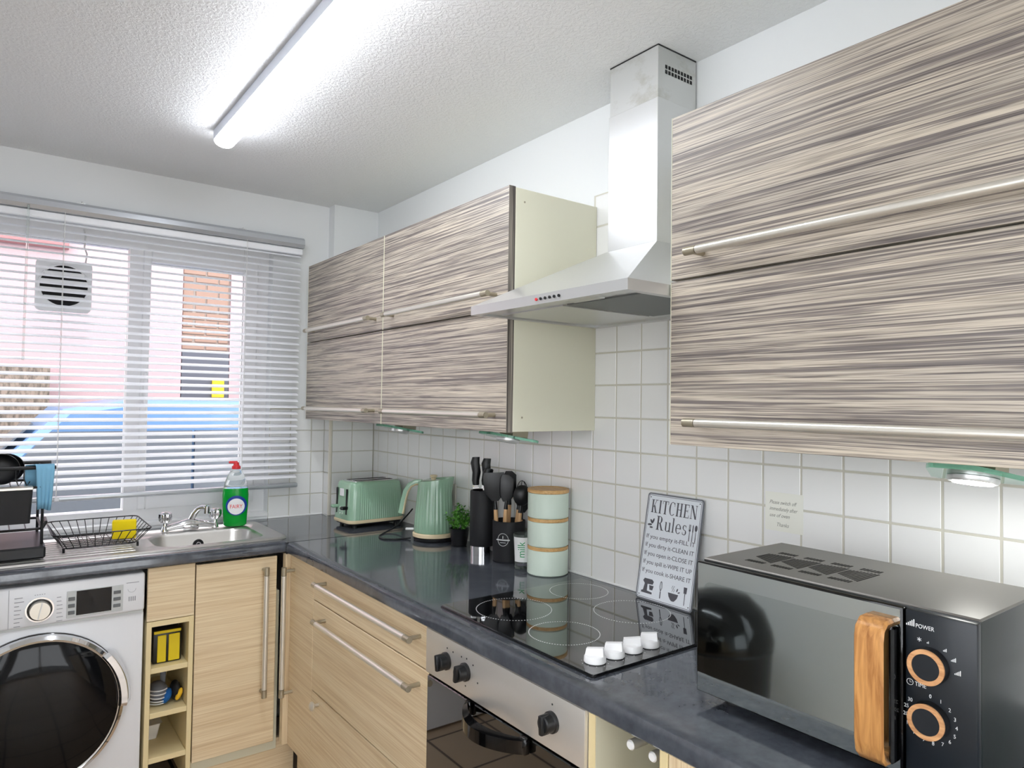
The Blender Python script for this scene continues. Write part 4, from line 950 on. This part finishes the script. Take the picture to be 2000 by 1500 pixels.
ux, uy = -.066, -1.280
uh = thing('utensil_holder', 'black utensil holder tub with white round emblem', 'utensil holder', (ux, uy, .9102))
MB().lathe([(.052, .9102), (.055, .913), (.0565, 1.044), (.0565, 1.047), (.0525, 1.047), (.050, .925)], (ux, uy, 0), 40).build('tub', 'black_matte', uh)
em = MB(); ea = math.atan2(-3.2141-uy, -1.5146-ux)-.35
def onh(u, z): a = ea+u/.0565; return Vector((ux+.0572*math.cos(a), uy+.0572*math.sin(a), z))
em.tube([onh(.019*math.cos(t), .988+.021*math.sin(t)) for t in [2*PI*i/28 for i in range(28)]], .0008, 5, True)
em.tube([onh(-.024+.048*i/8, .987) for i in range(9)], .0024, 6); em.tube([onh(0, .992), onh(0, 1.001)], .0016, 5); em.tube([onh(-.010+.02*i/6, .978) for i in range(7)], .0009, 5)
em.build('emblem', 'print_white', uh)
def utensil(dx, dy, lean, dirn, label, kind, H=.17):
    M = Matrix.Translation((ux+dx, uy+dy, .93)) @ Matrix.Rotation(dirn, 4, 'Z') @ Matrix.Rotation(lean, 4, 'Y')
    t = thing('cooking_utensil', label, 'utensil', M=M, group='utensils in the black tub')
    MB().tube([(0, 0, 0), (0, 0, .09), (0, 0, H)], [.0065, .008, .007], 12).build('handle', 'utensil_wood', t, True)
    s_ = MB().tube([(0, 0, H+.0005), (0, 0, H+.03)], [.0075, .005], 10)
    z = H+.03
    if kind == 'turner': s_.loft([rrect(-.012, .012, -.002, .002, .0015, z, 2), rrect(-.036, .036, -.0025, .0025, .002, z+.03, 2), rrect(-.04, .04, -.002, .002, .0015, z+.085, 2), rrect(-.034, .034, -.001, .001, .0008, z+.098, 2)])
    elif kind == 'ladle': s_.ball((0, 0, z+.03), (.031, .018, .036), 18, 12)
    elif kind == 'spoon': s_.loft([rrect(-.01, .01, -.003, .003, .002, z-.005, 3), rrect(-.026, .026, -.006, .004, .003, z+.025, 3), rrect(-.03, .03, -.008, .003, .003, z+.05, 3), rrect(-.012, .012, -.004, .002, .002, z+.083, 3)])
    elif kind == 'spatula': s_.loft([rrect(-.012, .012, -.003, .003, .002, z-.004, 2), rrect(-.024, .024, -.004, .004, .003, z+.02, 2), rrect(-.026, .022, -.003, .003, .002, z+.075, 2), rrect(-.02, .004, -.002, .002, .001, z+.088, 2)])
    elif kind == 'whisk':
        for i in range(4):
            a = PI*i/4; s_.tube([(0, 0, z-.004)]+[(.021*math.sin(PI*j/8)*math.cos(a), .021*math.sin(PI*j/8)*math.sin(a), z+.035-.037*math.cos(PI*j/8)) for j in range(1, 8)]+[(0, 0, z+.072)], .0013, 5)
    s_.build('head', 'black_plastic', t, True, 60)
cd_ = math.atan2(-3.2141-uy, -1.5146-ux)+PI/2
utensil(-.030, .022, -.06, cd_+.0, 'wide black turner with wooden handle in the tub', 'turner', .152)
utensil(-.022, .002, .05, cd_, 'black slotted spatula with wooden handle in the tub', 'spatula', .155)
utensil(.004, -.034, .10, cd_, 'round black ladle with wooden handle in the tub', 'ladle', .146)
utensil(.020, -.012, .15, cd_, 'black spoon with wooden handle leaning right in the tub', 'spoon', .12)
utensil(.012, .024, .04, cd_+.5, 'black pointed spatula at the back of the tub', 'spatula', .165)
utensil(.026, .010, .12, cd_, 'black whisk at the back of the tub', 'whisk', .150)

gx, gy = -.098, -1.402
gl = thing('milk_glass', 'clear glass tumbler printed with a green milk lettering', 'glass', (gx, gy, .9102))
MB().lathe([(.026, .9102), (.027, .914), (.0325, 1.022), (.0315, 1.022), (.026, .918), (.004, .917)], (gx, gy, 0), 36).build('tumbler', 'clear_glass', gl)
ga = math.atan2(-3.2141-gy, -1.5146-gx)
def ong(u, z, off=.0004):
    r = .027+.0055*(z-.914)/.108+off; a = ga+u/.030; return Vector((gx+r*math.cos(a), gy+r*math.sin(a), z))
ml = MB(); ml.loft([[ong(-.034+.068*i/16, z) for i in range(17)] for z in (.934, .97, 1.014)], False, False, closed=False)
ml.build('white_print', 'milk_white', gl)
o = text('milk', .034, 'milk_green', gl, Matrix.Identity(4), 'CENTER', ext=0, local=False, sx=.9)
slice_mesh(o.data, 1, .003)
for v in o.data.vertices: v.co = ong(-v.co.y+.010-.004, .974+v.co.x*1.0, .0009)
mk = MB(); mk.loft([[ong(-.02+.04*i/10, z, .0008) for i in range(11)] for z in (.922, .930)], False, False, closed=False); mk.build('base_print', 'ink', gl)

cx_, cy_ = -.072, -1.498
for i, lab in enumerate(('pale green bottom canister of the stack beside the hob', 'pale green middle canister with bamboo lid in the stack', 'pale green top canister with bamboo lid in the stack')):
    z = .9105+.0892*i
    t = thing('storage_canister', lab, 'canister', (cx_, cy_, z), group='stacked canisters')
    MB().lathe([(.062, z), (.0655, z+.003), (.0655, z+.0765), (.0645, z+.078)], (cx_, cy_, 0), 48).build('body', 'mint_pale', t)
    if i < 2: MB().lathe([(.0635, z+.0782), (.0650, z+.079), (.0650, z+.0882), (.0635, z+.089)], (cx_, cy_, 0), 48).build('lid', 'bamboo', t)
    else: MB().lathe([(.0645, z+.0782), (.0672, z+.08), (.0672, z+.089), (.066, z+.0905), (.058, z+.0905), (.056, z+.089)], (cx_, cy_, 0), 48).build('lid', 'bamboo', t)

# ------------------------------------------------------------------ things behind the camera line, seen in reflections
bn = thing('pedal_bin', 'black dome-lidded kitchen bin seen mirrored in the microwave door', 'bin', (-1.83, -1.45, 0))
MB().lathe([(.17, .001), (.175, .01), (.20, .47), (.205, .49), (.20, .50)], (-1.83, -1.45, 0), 40).build('body', 'black_plastic', bn)
MB().lathe([(.207, .5005), (.209, .52), (.20, .56), (.17, .63), (.11, .685), (.04, .702)], (-1.83, -1.45, 0), 40).build('dome_lid', 'black_gloss', bn)
